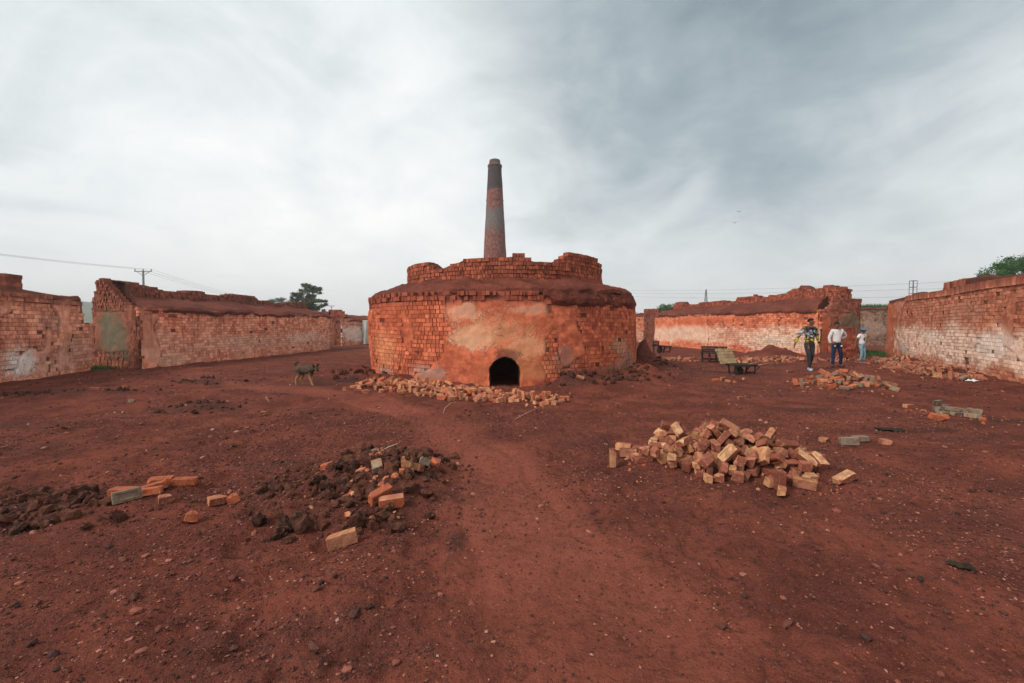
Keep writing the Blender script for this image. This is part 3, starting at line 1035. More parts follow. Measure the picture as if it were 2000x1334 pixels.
# ------------------------------------------------------------------ chimney
def chimney():
    k = Mat('chimney_brick', 0.9)
    p = k.pos()
    z = k.sep(p)[2]
    n1 = k.noise(p, 0.7, 4, 0.6)
    n2 = k.noise(p, 5.0, 4, 0.65)
    n3 = k.noise(k.scaled(p, (2.5, 2.5, 1.2)), 2.6, 5, 0.7)
    c = k.mix(k.rng(n2, 0.35, 0.65), (0.14, 0.048, 0.038), (0.26, 0.10, 0.075))
    c = k.mix(k.rng(n3, 0.50, 0.66, 0, 0.85), c, (0.27, 0.225, 0.19))
    zz = k.math('ADD', z, k.math('MULTIPLY', k.math('SUBTRACT', n1, 0.5), 2.6))
    gr = k.math('MULTIPLY', k.rng(zz, 12.3, 13.5), k.rng(zz, 15.0, 15.8, 1, 0))
    c = k.mix(k.math('MULTIPLY', gr, k.rng(n2, 0.3, 0.6, 0.4, 0.95)), c, (0.15, 0.15, 0.145))
    so = k.math('MULTIPLY', k.rng(zz, 17.3, 17.8), k.rng(zz, 20.3, 20.8, 1, 0))
    c = k.mix(k.math('MULTIPLY', so, k.rng(n2, 0.25, 0.6, 0.6, 0.95)), c, (0.045, 0.047, 0.05))
    c = k.mix(k.rng(z, 20.65, 20.8, 0, 0.85), c, (0.062, 0.06, 0.05))
    bt = k.noise(k.scaled(p, (4.0, 4.0, 12.0)), 1.0, 2)
    c = k.mix(k.rng(bt, 0.5, 0.75, 0, 0.6), c, (0.06, 0.03, 0.028))
    nr = k.bump(n2, 0.8, 0.1)
    nr = k.bump(bt, 0.6, 0.08, nr)
    mat = k.done(c, nr)
    t = thing('chimney', 'tall tapering brick chimney stained with soot, rising behind the kiln', 'chimney', (-2.05, 55, 0))
    seg = 48

    def ring_mesh(name, prof, seed):
        V = np.zeros((len(prof), seg + 1, 3))
        for i, (r, z) in enumerate(prof):
            for j in range(seg + 1):
                a = 2 * math.pi * (j % seg) / seg
                rr = r + 0.02 * float(vnoise(math.cos(a) * 5 + 9, math.sin(a) * 5, z * 2.2, seed))
                V[i, j] = (-2.05 + rr * math.cos(a), 55 + rr * math.sin(a), z)
        m = mesh_grid(name, V.transpose(1, 0, 2))
        return link(name, m, t, mat)
    zs = np.arange(0, 20.45, 0.34)
    ring_mesh('shaft', [(1.90 - (1.90 - 0.76) * z / 21.0, z) for z in zs], 5)
    for zb in (16.4,):
        r = 1.90 - 1.14 * zb / 21
        ring_mesh('corbel_ring', [(r, zb - 0.05), (r + 0.03, zb), (r + 0.03, zb + 0.1), (r, zb + 0.17)], 6)
    ring_mesh('rim', [(0.76, 20.3), (0.86, 20.42), (0.87, 20.62), (0.76, 20.72), (0.68, 20.78), (0.64, 21.2), (0.58, 21.25), (0.47, 21.22), (0.45, 20.2)], 7)


chimney()


# ------------------------------------------------------------------ the walls round the yard
def strip_plaster(ranges, zt, amount_seed, patch=0.5):
    """plaster over stretches [s0,s1] of a wall and in ragged patches"""
    def f(s, z):
        s = np.asarray(s, float); z = np.asarray(z, float)
        wob = 0.18 * fbm(s * 1.6, z * 1.6, 0, amount_seed, 3)
        r = np.zeros(np.broadcast(s, z).shape)
        for a, b in ranges:
            r = np.maximum(r, sstep(a - 0.05, a + 0.05, s + wob) * (1 - sstep(b - 0.05, b + 0.05, s + wob)))
        r = np.maximum(r, sstep(patch, patch + 0.1, fbm(s * 0.7, z * 0.9, 0, amount_seed + 4, 3)))
        return r * (1 - sstep(zt - 0.1, zt, z + wob * 0.5))
    return f


def wall_bulge(seed, amp=0.06):
    return lambda s, z: amp * vnoise(np.asarray(s) * 0.45, np.asarray(z) * 0.6, 0, seed) + 0.02 * vnoise(np.asarray(s) * 1.8, np.asarray(z) * 1.8, 0, seed + 1)


def face(parent, pts, z1, mat, seed, ranges=(), patch=0.5, widths=(0.115, 0.22, 0.235, 0.235), ch=0.1165, limit=300, min_px=8.0, top=None, rim=True, s_vis=None, batter=0.0, rim_mask=None, plaster_top=None, fine=0.08, name='wall_face', rim_h=0.25, rim_out=0.03, hide=None):
    path = Path(pts)
    bl0 = wall_bulge(seed)
    bl = (lambda s, z: bl0(s, z) - batter * np.asarray(z)) if batter else bl0
    pl = strip_plaster(ranges, plaster_top or z1 - 0.1, seed, patch)
    core(name, parent, path, z1, mat, pl, bl, ds=fine, dz=fine, seed=seed, top=top)
    zr = z1 - rim_h if rim else z1

    def mk(s, z, w):
        if hide and hide(s, z):
            return False
        return pl(s, z) < 0.5 and random.random() > 0.01
    bs = lay(path, 0.0, path.L, -0.08, zr, ch, widths, 0.12, mk, top, bl, jit=0.006, tilt=0.009, joint=0.014)
    if rim:
        bs += lay(path, 0.0, path.L, zr, z1 + 0.02, rim_h / 2, (0.085, 0.115, 0.235), 0.23, rim_mask or (lambda s, z, w: random.random() > 0.05), top, bl, jit=0.03, out=rim_out, tilt=0.05)
    emit(parent, bs, mat, limit, min_px)
    return path


# -- near wall on the left
M['wall_a'] = wall_mat('near_west_wall', (0.56, 0.15, 0.085), (0.76, 0.33, 0.21), 2.4, (0.2, 1.0, 0.45), [
    (-13.75, 12.75, 0.55, 0.62, 0.52, (0.85, 0.74, 0.67), 0.95),
    (-14.3, 14.9, 0.9, 0.8, 0.8, (0.55, 0.28, 0.18), 0.6),
    (-14.0, 13.9, 1.7, 0.8, 0.35, (0.55, 0.33, 0.23), 0.5),
    (-13.4, 11.7, 1.0, 0.5, 0.6, (0.20, 0.07, 0.045), 0.8)], streak=0.4, seed=14, dirt=0.5)
wa = thing('brick_wall', 'thick red brick wall with a whitewashed patch low on its face, beside the narrow gap', 'wall', (-13.7, 12.1, 0))
A_PTS = [(-12.05, 5.0), (-13.68, 12.11), (-14.55, 15.77)]
_tmp = Path(A_PTS); pA_L = _tmp.L
pA = face(wa, A_PTS, 2.5, M['wall_a'], 101, [(pA_L - 1.75, pA_L - 1.0)], 0.38, top=lambda s: (2.6 + 0.13 * round(0.9 * float(vnoise(math.floor(s / 0.4) * 0.77, 1.3, 0, 8)) - 0.2)) if s < pA_L - 0.42 else 1.68)
cap('earth_bank', wa, pA, [(0.0, 2.40), (0.08, 2.50), (0.6, 2.56), (1.6, 2.75), (3.0, 2.8), (4.0, 2.0)], M['cap'], 0, pA_L - 0.5, 0.12, 0.06, 12, 4, lambda S, I: 0.32 * (1 - sstep(pA_L - 4.6, pA_L - 1.2, S)) * sstep(0.2, 1.2, I))


def small_stack(x, y, yaw, nx_, ny_, courses, label, z0=None, size=(0.118, 0.235, 0.1165), taper=None, group=None, name='brick_stack', mat=None):
    """a free-standing pile of bricks laid on one another, each brick a part"""
    z0 = gz(x, y) - 0.02 if z0 is None else z0
    t = thing(name, label, 'brick stack', (x, y, z0), group)
    Rz = Matrix.Rotation(yaw, 4, 'Z')
    for k in range(courses):
        nn = nx_ if taper is None else taper(k)
        for i in range(nn):
            for j in range(ny_):
                lx = (i - (nx_ - 1) / 2) * (size[0] + 0.006) + random.gauss(0, 0.008)
                ly = (j - (ny_ - 1) / 2) * (size[1] + 0.008) + random.gauss(0, 0.012)
                o = bpy.data.objects.new('brick', unit_for(mat or M['stack'], random.randrange(10)))
                COL.objects.link(o)
                o.parent = t
                o.matrix_basis = Rz @ Matrix.Translation((lx, ly, (k + 0.5) * size[2])) @ Matrix.Rotation(random.gauss(0, 0.04), 4, 'Z') @ Matrix.Diagonal((size[0], size[1], size[2], 1))
    return t


small_stack(-15.0, 13.35, 0.25, 3, 2, 4, 'short squared stack of dark red bricks alone on the earth-topped wall', 2.62, (0.24, 0.3, 0.118), mat=M['stack_dim'])
small_stack(-14.6, 11.85, 0.2, 6, 2, 6, 'tall stepped stack of red bricks on the earth-topped wall, one side ragged', 2.72, (0.24, 0.25, 0.118), lambda k: 6 - k // 2, mat=M['stack_dim'])

# -- long wall on the left
M['wall_b'] = wall_mat('long_west_wall', (0.62, 0.155, 0.08), (0.80, 0.33, 0.21), 2.3, (0.25, 1.15, 0.5), [
    (-13.3, 17.6, 0.25, 1.0, 0.3, (0.72, 0.43, 0.31), 0.7), (-12.3, 27.0, 0.9, 2.2, 0.35, (0.80, 0.53, 0.41), 0.7),
    (-12.8, 22, 0.8, 2.5, 0.35, (0.74, 0.42, 0.30), 0.6), (-13.35, 16.7, 1.4, 0.6, 0.9, (0.50, 0.22, 0.14), 0.7)], streak=0.6, seed=21, dirt=0.5, white=(0.76, 0.44, 0.32))
M['mud'] = flat_mat('mud_render', (0.15, 0.115, 0.07), 0.95, 0.3, 2.5, 0.5, 0.03)
wb = thing('brick_wall', 'long red brick wall streaked with dust, grey mud plaster on its shaded end', 'wall', (-13.4, 16.3, 0))
pB = face(wb, [(-13.395, 16.36), (-12.03, 30.24)], 2.18, M['wall_b'], 121, [(-0.1, 0.75)], 0.55, limit=260, rim=False, fine=0.09)
cap('earth_bank', wb, pB, [(-0.02, 2.05), (-0.05, 2.16), (0.12, 2.30), (0.9, 2.47), (2.0, 2.74), (3.2, 2.8), (4.0, 2.2)], M['cap'], 0.2, pB.L, 0.12, 0.07, 15, 4, None, 0.62)
B_END = Path([(-16.2, 17.6), (-13.43, 16.30)])
M['end_b'] = wall_mat('shaded_end_wall', (0.16, 0.05, 0.035), (0.25, 0.09, 0.055), 3.0, None, [(-15.0, 17.0, 1.35, 1.15, 1.0, (0.155, 0.13, 0.085), 1.0), (-14.3, 16.7, 0.7, 0.5, 0.6, (0.15, 0.12, 0.08), 0.8)], streak=0.2, seed=5)  # end-face shade is put into these dark brick tones; plaster is olive-grey


def be_top(s):
    return float(np.interp(s, [0, 0.1, 0.14, 0.3, 0.34, 0.75, 1.7, 2.2, 3.3], [2.7, 2.7, 2.95, 2.95, 3.3, 3.42, 2.75, 2.42, 2.22]))


bpl = strip_plaster([(0.15, 2.55)], 2.15, 131, 0.9)
bpl2 = lambda s, z: bpl(s, z) * sstep(0.45, 0.6, np.asarray(z) + 0.1 * vnoise(np.asarray(s) * 2, 0, 0, 7))
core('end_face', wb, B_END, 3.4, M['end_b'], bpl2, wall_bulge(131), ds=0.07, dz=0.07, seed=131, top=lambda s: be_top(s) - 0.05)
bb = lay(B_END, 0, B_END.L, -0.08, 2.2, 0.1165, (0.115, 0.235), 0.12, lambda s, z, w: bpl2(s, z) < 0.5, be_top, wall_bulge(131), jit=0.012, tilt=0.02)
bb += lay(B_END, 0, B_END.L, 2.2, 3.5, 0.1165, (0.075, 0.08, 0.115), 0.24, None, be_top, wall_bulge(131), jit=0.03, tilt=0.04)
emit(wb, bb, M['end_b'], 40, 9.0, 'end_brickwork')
core('far_end', wb, Path([(-12.03, 30.2), (-14.6, 31.4)]), 2.5, M['wall_b'], None, None, ds=0.3, dz=0.3)

SB = Path([(-16.0, 18.2), (-15.72, 17.55), (-14.05, 31.2)])


def sb_top(s):
    return float(np.interp(s, [0, 0.8, 1.6, 2.4, 3.0, 5.0, 7.0, 9.0, 9.6, 9.7, 11.8, 11.9, 14], [3.42, 3.42, 3.38, 3.34, 3.22, 3.32, 3.30, 3.25, 3.2, 3.0, 3.0, 3.22, 3.22])) + 0.12 * round(1.2 * float(vnoise(math.floor(s / 0.55) * 0.77, 3.3, 0, 5)))


sb = thing('brick_stack', 'low row of dusty bricks stacked on the earth bank of the long streaked wall', 'brick stack', (-15, 24, 2.6))
core('stack_core', sb, SB, 3.4, M['stack_dim'], None, None, ds=0.15, dz=0.2, z0=2.3, thick=0.6, back=0.05, top=lambda s: sb_top(s) - 0.06)
emit(sb, lay(SB, 0, SB.L, 2.55, 3.6, 0.1165, (0.08, 0.115, 0.12), 0.24, None, sb_top, lambda s, z: 0.06 * vnoise(s * 0.8, z * 2, 0, 91), jit=0.03, tilt=0.05), M['stack_dim'], 120, 7.0, 'stacked_brickwork')

# -- far wall on the left
M['wall_c'] = wall_mat('far_west_wall', (0.48, 0.16, 0.1), (0.66, 0.32, 0.22), 2.2, (0.4, 1.3, 0.85), (), streak=0.3, seed=31, white=(0.80, 0.64, 0.55))
wc = thing('brick_wall', 'short pale brick wall beside the hanging grey sheet, seen past the dog', 'wall', (-13.6, 36.3, 0))
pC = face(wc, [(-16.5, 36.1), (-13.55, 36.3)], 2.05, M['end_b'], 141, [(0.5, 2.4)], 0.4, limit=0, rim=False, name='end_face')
pC2 = face(wc, [(-13.55, 36.3), (-11.9, 38.3), (-11.4, 46)], 2.05, M['wall_c'], 142, (), 0.6, limit=0, rim=False)
cap('earth_bank', wc, pC2, [(-0.04, 1.95), (0.05, 2.1), (0.9, 2.3), (1.6, 2.4), (3.5, 2.4)], M['cap'], 0, 5, 0.2, 0.08, 17)
cap('earth_bank', wc, pC, [(-0.04, 1.95), (0.05, 2.1), (0.7, 2.3), (3.5, 2.4)], M['cap'], 0, pC.L, 0.2, 0.08, 18)
small_stack(-14.1, 37.0, 0.1, 12, 2, 5, 'small stack of red bricks standing on the short pale wall near the tarpaulin', 2.25, (0.11, 0.24, 0.12), lambda k: 12 - (k // 2) * 2)

# -- long wall on the right
M['wall_d'] = wall_mat('long_east_wall', (0.44, 0.095, 0.048), (0.60, 0.19, 0.10), 2.45, (0.35, 1.35, 0.85), [
    (12.5, 33.5, 1.0, 2.6, 0.6, (0.66, 0.44, 0.32), 0.6), (13.6, 28.5, 0.9, 1.5, 0.5, (0.52, 0.20, 0.12), 0.6),
    (14.4, 25.0, 0.75, 1.7, 0.33, (0.68, 0.52, 0.40), 0.8), (13.0, 31.0, 1.9, 5.0, 0.3, (0.50, 0.115, 0.05), 0.7)], streak=0.35, seed=41, dirt=0.6, white=(0.78, 0.54, 0.40))
wd = thing('brick_wall', 'long orange brick wall with a pale lower half behind the hand carts', 'wall', (15, 22.2, 0))
D_PTS = [(13.2, 39.2), (12.0, 38.3), (11.75, 37.2), (15.0, 22.2)]
D_L = Path(D_PTS).L
pD = face(wd, D_PTS, 2.38, M['wall_d'], 151, [(1.5, D_L * 0.52), (D_L - 0.55, D_L)], 0.45, limit=150, min_px=8.0, rim=False, fine=0.09)
cap('earth_bank', wd, pD, [(-0.03, 2.26), (-0.05, 2.36), (0.1, 2.48), (0.8, 2.70), (1.5, 2.95), (3.0, 3.0), (4.0, 2.2)], M['cap'], 0.9, D_L - 0.2, 0.12, 0.09, 22, 4, lambda S, I: 0.12 * sstep(9, 15, S) * sstep(0.1, 1, I), 0.0, 0.55)
SD = Path([(13.4, 38.0), (13.25, 37.0), (16.4, 23.0), (17.35, 23.3)])
SDL = SD.L


def sd_top(s):
    return float(np.interp(s, [0, 0.9, 1.2, 1.9, 2.0, 4.5, 4.6, 6.8, 6.9, 8.0, 8.1, 9.6, 9.7, 10.7, 10.8, 12.2, 12.3, 13.2, 13.3, 14.6, SDL], [3.2, 3.4, 3.52, 3.52, 3.3, 3.2, 3.35, 3.35, 3.2, 3.2, 3.45, 3.45, 3.3, 3.35, 3.45, 3.5, 3.62, 3.75, 3.62, 3.6, 3.5])) + 0.12 * round(0.9 * float(vnoise(math.floor(s / 0.5) * 0.77, 9.3, 0, 6)))


sdt = thing('brick_stack', 'stepped row of red bricks stacked on the earth bank of the long orange wall', 'brick stack', (15, 30, 2.8))
core('stack_core', sdt, SD, 3.8, M['stack'], None, None, ds=0.15, dz=0.2, z0=2.4, thick=0.6, back=0.05, top=lambda s: sd_top(s) - 0.06)
emit(sdt, lay(SD, 0, SDL, 2.72, 3.9, 0.1165, (0.08, 0.115, 0.12), 0.24, None, sd_top, lambda s, z: 0.06 * vnoise(s * 0.8, z * 2, 0, 93), jit=0.03, tilt=0.05), M['stack'], 120, 7.0, 'stacked_brickwork')
D_END = Path([(15.02, 22.17), (15.7, 22.35), (17.65, 23.05)], 0.1)
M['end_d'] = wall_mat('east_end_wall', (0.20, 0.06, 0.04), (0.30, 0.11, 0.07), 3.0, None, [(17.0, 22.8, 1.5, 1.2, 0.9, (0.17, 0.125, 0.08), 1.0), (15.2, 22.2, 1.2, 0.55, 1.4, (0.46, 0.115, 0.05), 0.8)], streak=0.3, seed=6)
dpl = strip_plaster([(-0.1, 0.55), (1.0, 2.6)], 2.2, 161, 0.6)


def de_top(s):
    return float(np.interp(s, [0, 0.3, 0.6, 1.0, 1.5, 3.0], [2.38, 2.42, 2.62, 2.85, 2.95, 2.95]))


core('end_face', wd, D_END, 3.0, M['end_d'], dpl, wall_bulge(161), ds=0.07, dz=0.07, seed=161, top=lambda s: de_top(s) - 0.05)
emit(wd, lay(D_END, 0, D_END.L, -0.08, 3.0, 0.1165, (0.08, 0.115, 0.235), 0.14, lambda s, z, w: dpl(s, z) < 0.5, de_top, wall_bulge(161), jit=0.02, tilt=0.03), M['end_d'], 20, 9.0, 'end_brickwork')
core('far_end', wd, Path([(17.6, 23.0), (17.3, 30)]), 2.6, M['end_d'], None, None, ds=0.3, dz=0.3)

# -- far short wall past the kiln on the right
M['wall_f'] = wall_mat('far_east_wall', (0.42, 0.11, 0.06), (0.55, 0.2, 0.11), 2.6, (0.2, 1.0, 0.5), (), streak=0.3, seed=51)
wf = thing('brick_wall', 'short orange brick wall just past the right flank of the kiln, dark on its end', 'wall', (12.1, 41.5, 0))
pF = face(wf, [(10.9, 48), (11.2, 43.5), (12.05, 41.4)], 2.5, M['wall_f'], 171, (), 0.3, limit=0, rim=False)
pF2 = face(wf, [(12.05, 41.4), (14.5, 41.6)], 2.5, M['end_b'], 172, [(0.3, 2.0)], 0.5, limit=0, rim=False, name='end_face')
cap('earth_bank', wf, pF2, [(-0.03, 2.4), (0.05, 2.52), (1.0, 2.7), (3, 2.7)], M['cap'], 0, pF2.L, 0.2, 0.06, 24)
cap('earth_bank', wf, pF, [(-0.03, 2.4), (0.05, 2.52), (1.0, 2.7), (3, 2.7)], M['cap'], 0, pF.L, 0.2, 0.06, 25)
small_stack(12.9, 42.3, 0.0, 10, 2, 4, 'square stack of red bricks on the short wall past the kiln', 2.62, (0.115, 0.24, 0.12))

# -- far brown wall with grass on top
M['wall_e'] = wall_mat('far_brown_wall', (0.15, 0.085, 0.06), (0.24, 0.145, 0.10), 3.2, (0.9, 2.0, 0.4), (), streak=0.4, seed=61, white=(0.4, 0.3, 0.24))
we = thing('brick_wall', 'old brown brick wall with grass growing along its top, far behind the boy', 'wall', (30, 36, 0))
pE = face(we, [(23.5, 37.5), (29.3, 36.2), (37, 37.0)], 2.95, M['wall_e'], 181, [(5.9, 6.3)], 0.3, limit=0, rim=False, fine=0.12)
cap('earth_bank', we, pE, [(-0.05, 2.85), (0.05, 3.0), (1.0, 3.1), (4, 3.1)], M['cap'], 0, pE.L, 0.25, 0.06, 26)

# -- near wall on the right
M['wall_g'] = wall_mat('near_east_wall', (0.36, 0.10, 0.055), (0.52, 0.205, 0.12), 2.95, (0.25, 1.45, 0.95), [
    (16.8, 18.2, 1.15, 1.6, 0.3, (0.84, 0.68, 0.54), 0.8), (14.6, 13.8, 1.0, 1.4, 0.45, (0.82, 0.69, 0.60), 0.75),
    (18.5, 21.5, 0.5, 0.8, 0.3, (0.55, 0.46, 0.39), 0.8), (20.0, 24.3, 1.4, 2.4, 2.2, (0.50, 0.13, 0.06), 0.95), (15.5, 15.5, 2.0, 2.0, 0.5, (0.46, 0.22, 0.145), 0.5), (13.5, 11.8, 1.6, 0.9, 0.3, (0.45, 0.12, 0.055), 0.8)], streak=0.4, seed=71, dirt=0.7, white=(0.85, 0.60, 0.46))
wg = thing('brick_wall', 'tall brick wall with a broad white salt band, rubble lying along its foot', 'wall', (18.7, 21.9, 0))
G_PTS = [(23.6, 26.0), (20.35, 24.75), (18.72, 21.85), (13.68, 12.11), (10.5, 6.0)]
gP = Path(G_PTS); G_C = gP.s_of(18.72, 21.85); G_L = gP.L


def g_top(s):
    d = s - G_C
    return float(np.interp(d, [-9, 0, 1.3, 1.4, 2.8, 2.9, 4.9, 5.0, 5.3, 5.4, 8.8, 9.2, 10.5, 12, 20], [2.9, 2.92, 2.93, 3.02, 3.02, 2.95, 2.95, 3.05, 3.1, 3.2, 3.15, 3.05, 3.0, 3.12, 3.12]))


def g_hide(s, z):
    d = s - G_C
    return abs(d - 7.1 - 0.25 * (1.2 - z)) < 0.13 and z < 0.75 + 0.2 * math.sin(z * 20)


pG = face(wg, G_PTS, 3.2, M['wall_g'], 191, [(-1, G_C - 0.2)], 0.75, limit=300, top=g_top, rim=True, plaster_top=2.75, fine=0.08, hide=g_hide, rim_h=0.5, rim_out=0.04)
cap('earth_bank', wg, pG, [(0.25, 2.7), (0.3, 2.75), (1.0, 2.8), (3.0, 2.8)], M['cap'], 2.0, G_L - 0.5, 0.15, 0.05, 27)


# ------------------------------------------------------------------ loose bricks and clinker, tipped out and left where they settled
C_TAN, C_CREAM, C_RED, C_ORANGE = (0.52, 0.25, 0.12), (0.60, 0.35, 0.185), (0.225, 0.066, 0.042), (0.46, 0.115, 0.05)
C_PINK, C_GREY, C_DARK, C_OLIVE = (0.46, 0.19, 0.11), (0.20, 0.175, 0.14), (0.055, 0.055, 0.058), (0.27, 0.215, 0.13)
PALETTES = {
    'yellow': ((C_TAN, C_TAN, C_PINK, C_RED, C_CREAM), (C_RED, C_RED, C_RED, C_PINK, C_TAN)),
    'warm': ((C_PINK, C_RED, C_TAN, C_RED), (C_RED, C_PINK, (0.30, 0.10, 0.06))),
    'peach': ((C_PINK, C_PINK, C_ORANGE, C_TAN), (C_PINK, C_RED, C_ORANGE, C_TAN)),
    'mixed': ((C_ORANGE, C_PINK, C_OLIVE, C_RED), (C_ORANGE, C_OLIVE, C_RED, C_GREY)),
    'grey': ((C_GREY, C_OLIVE, C_GREY), (C_GREY, C_DARK, C_OLIVE)),
    'orange': ((C_ORANGE,), (C_ORANGE, (0.42, 0.10, 0.045))),
    'dull': ((C_RED, C_PINK, (0.30, 0.12, 0.08)), (C_RED, (0.16, 0.06, 0.045), C_PINK)),
}
BL, BW, BH = 0.204, 0.099, 0.067


def loose_brick_mesh(pal, kind):
    bm = bmesh.new()
    L = BL if kind == 'whole' else random.uniform(0.09, 0.15)
    bmesh.ops.create_cube(bm, size=1.0)
    bmesh.ops.scale(bm, vec=(L, BW, BH), verts=bm.verts)
    top = max(bm.faces, key=lambda f: f.calc_center_median().z)
    if random.random() < (0.3 if kind == 'whole' else 0.15):
        r = bmesh.ops.inset_individual(bm, faces=[top], thickness=0.032, depth=0.0)
        bmesh.ops.inset_individual(bm, faces=[top], thickness=0.010, depth=-0.007)
    edges = [e for e in bm.edges if e.is_manifold and e.calc_face_angle(0) > 1.2 and e.calc_length() > 0.06]
    bmesh.ops.bevel(bm, geom=edges, offset=0.005, segments=1, affect='EDGES', clamp_overlap=True)
    if kind == 'half':      # a snapped end, and a knocked corner
        for _ in range(2):
            nrm = Vector((1, random.uniform(-0.7, 0.7), random.uniform(-0.6, 0.6))).normalized()
            g = bm.verts[:] + bm.edges[:] + bm.faces[:]
            r = bmesh.ops.bisect_plane(bm, geom=g, plane_co=(L * random.uniform(0.22, 0.45), 0, 0), plane_no=nrm, clear_outer=True)
            ed = [x for x in r['geom_cut'] if isinstance(x, bmesh.types.BMEdge)]
            bmesh.ops.contextual_create(bm, geom=ed)
    for _ in range(random.choice((1, 2, 3))):      # knocked corners
        sg = Vector([random.choice((-1, 1)) for _ in range(3)])
        cn = Vector((sg.x * L / 2, sg.y * BW / 2, sg.z * BH / 2))
        nrm = Vector((sg.x * random.uniform(0.3, 1), sg.y * random.uniform(0.3, 1), sg.z * random.uniform(0.3, 1))).normalized()
        r = bmesh.ops.bisect_plane(bm, geom=bm.verts[:] + bm.edges[:] + bm.faces[:], plane_co=cn - nrm * random.uniform(0.010, 0.028), plane_no=nrm, clear_outer=True)
        ed = [x for x in r['geom_cut'] if isinstance(x, bmesh.types.BMEdge)]
        if len(ed) > 2:
            bmesh.ops.contextual_create(bm, geom=ed)
    for v in bm.verts:
        v.co += Vector([random.uniform(-0.0028, 0.0028) for _ in range(3)])
    bmesh.ops.recalc_face_normals(bm, faces=bm.faces)
    big, small = PALETTES[pal]
    tint = {}
    for ax, opts in (('z', big), ('y', small), ('x', small)):
        for sg in (-1, 1):
            tint[(ax, sg)] = random.choice(opts)
    lay_ = bm.loops.layers.float_color.new('Col')
    for f in bm.faces:
        n = f.normal
        i = max(range(3), key=lambda q: abs(n[q]))
        c = tint[('xyz'[i], 1 if n[i] > 0 else -1)]
        worn = max(abs(q) for q in n) < 0.9
        for lp in f.loops:
            k = random.uniform(0.9, 1.1) * (1.12 if worn else 1.0)
            lp[lay_] = (min(1, c[0] * k), min(1, c[1] * k), min(1, c[2] * k), 1)
    m = bpy.data.meshes.new('loose_brick')
    bm.to_mesh(m); bm.free()
    m.materials.append(M['brick'])
    a_, b_ = tone_word(tint[('z', 1)]), tone_word(tint[('y', -1)])
    MESH_DESC[m.name] = ('broken' if kind == 'half' else 'whole', a_ if a_ == b_ else a_ + ' and ' + b_)
    return m


MESH_DESC = {}


def tone_word(c):
    return {C_TAN: 'tan', C_CREAM: 'cream', C_RED: 'dark red', C_ORANGE: 'orange', C_PINK: 'pinkish', C_GREY: 'grey', C_DARK: 'black', C_OLIVE: 'olive grey'}.get(c, 'dull red')


LOOSE = {(p, k): [loose_brick_mesh(p, k) for _ in range(9 if k == 'whole' else 7)] for p in PALETTES for k in ('whole', 'half')}


def clinker_mat():
    k = Mat('clinker', 0.9)
    v = k.obj()
    oi = k.n.new('ShaderNodeObjectInfo')
    n = k.noise(v, 26, 4, 0.65)
    c = k.mix(k.rng(n, 0.35, 0.7), (0.024, 0.013, 0.010), (0.088, 0.040, 0.029))
    c = k.mix(k.rng(oi.outputs['Random'], 0.2, 1.0, 0, 0.9, False), c, (0.125, 0.046, 0.030))
    g_ = k.n.new('ShaderNodeNewGeometry')
    c = k.mix(k.math('MULTIPLY', k.rng(k.sep(g_.outputs['Normal'])[2], 0.3, 0.9), k.rng(k.noise(v, 30, 3), 0.45, 0.65, 0, 0.6)), c, (0.17, 0.06, 0.04))
    c = k.mix(k.rng(k.noise(v, 9, 3), 0.6, 0.78, 0, 0.4), c, (0.09, 0.065, 0.05))
    nr = k.bump(k.noise(v, 70, 4, 0.7), 0.9, 0.012)
    nr = k.bump(n, 0.8, 0.03, nr)
    return k.done(c, nr, 0.95)


M['clinker'] = clinker_mat()


def lump_mesh(r, seed, flat=1.0, sub=2):
    bm = bmesh.new()
    bmesh.ops.create_icosphere(bm, subdivisions=sub, radius=r)
    sx, sy, sz = random.uniform(0.8, 1.45), random.uniform(0.75, 1.1), random.uniform(0.55, 0.9) * flat
    for v in bm.verts:
        d = v.co.normalized()
        k = 1 + 0.40 * mnoise.noise(d * 1.6 + Vector((seed, 0, 0))) + 0.34 * mnoise.noise(d * 3.9 + Vector((0, seed, 0))) + 0.2 * random.uniform(-1, 1) * 0.6
        v.co = Vector((v.co.x * sx, v.co.y * sy, v.co.z * sz)) * k
    m = bm_mesh(bm, 'clinker')
    m.materials.append(M['clinker'])
    return m


LUMPS = [lump_mesh(1.0, i * 3.7 + 1) for i in range(12)]
LUMP_SIZED, LUMP_PROXY = {}, {}


def lump_of(i, r):
    q = round(r / 0.006) * 0.006
    if (i, q) not in LUMP_SIZED:
        m = LUMPS[i].copy()
        m.transform(Matrix.Diagonal((q, q, q, 1)))
        LUMP_SIZED[(i, q)] = m
        bm = bmesh.new(); bm.from_mesh(m)      # a coarse hull to fall with
        pts = [v.co.copy() for v in bm.verts][::7]
        bm.free()
        bm = bmesh.new()
        for p_ in pts:
            bm.verts.new(p_ * 0.93)
        bmesh.ops.convex_hull(bm, input=bm.verts[:])
        LUMP_PROXY[m.name] = bm_mesh(bm, 'hull')
    return LUMP_SIZED[(i, q)]


def chip_mat():
    k = Mat('brick_chip', 0.95)
    v = k.pos()
    n = k.noise(v, 9, 2)
    c = k.ramp(n, [(0.3, (0.20, 0.06, 0.04)), (0.45, (0.40, 0.11, 0.055)), (0.56, (0.44, 0.19, 0.10)), (0.7, (0.52, 0.29, 0.16))])
    c = k.mix(k.rng(k.noise(v, 60, 3), 0.45, 0.7, 0, 0.6), c, (0.19, 0.06, 0.04))
    return k.done(c)


M['chip'] = chip_mat()
CHIPS = []
for i in range(8):
    m_ = lump_mesh(1.0, 60 + i * 2.3, 1.0, 1)
    m_.materials.clear(); m_.materials.append(M['chip'])
    CHIPS.append(m_)
CHIP_SIZED = {}


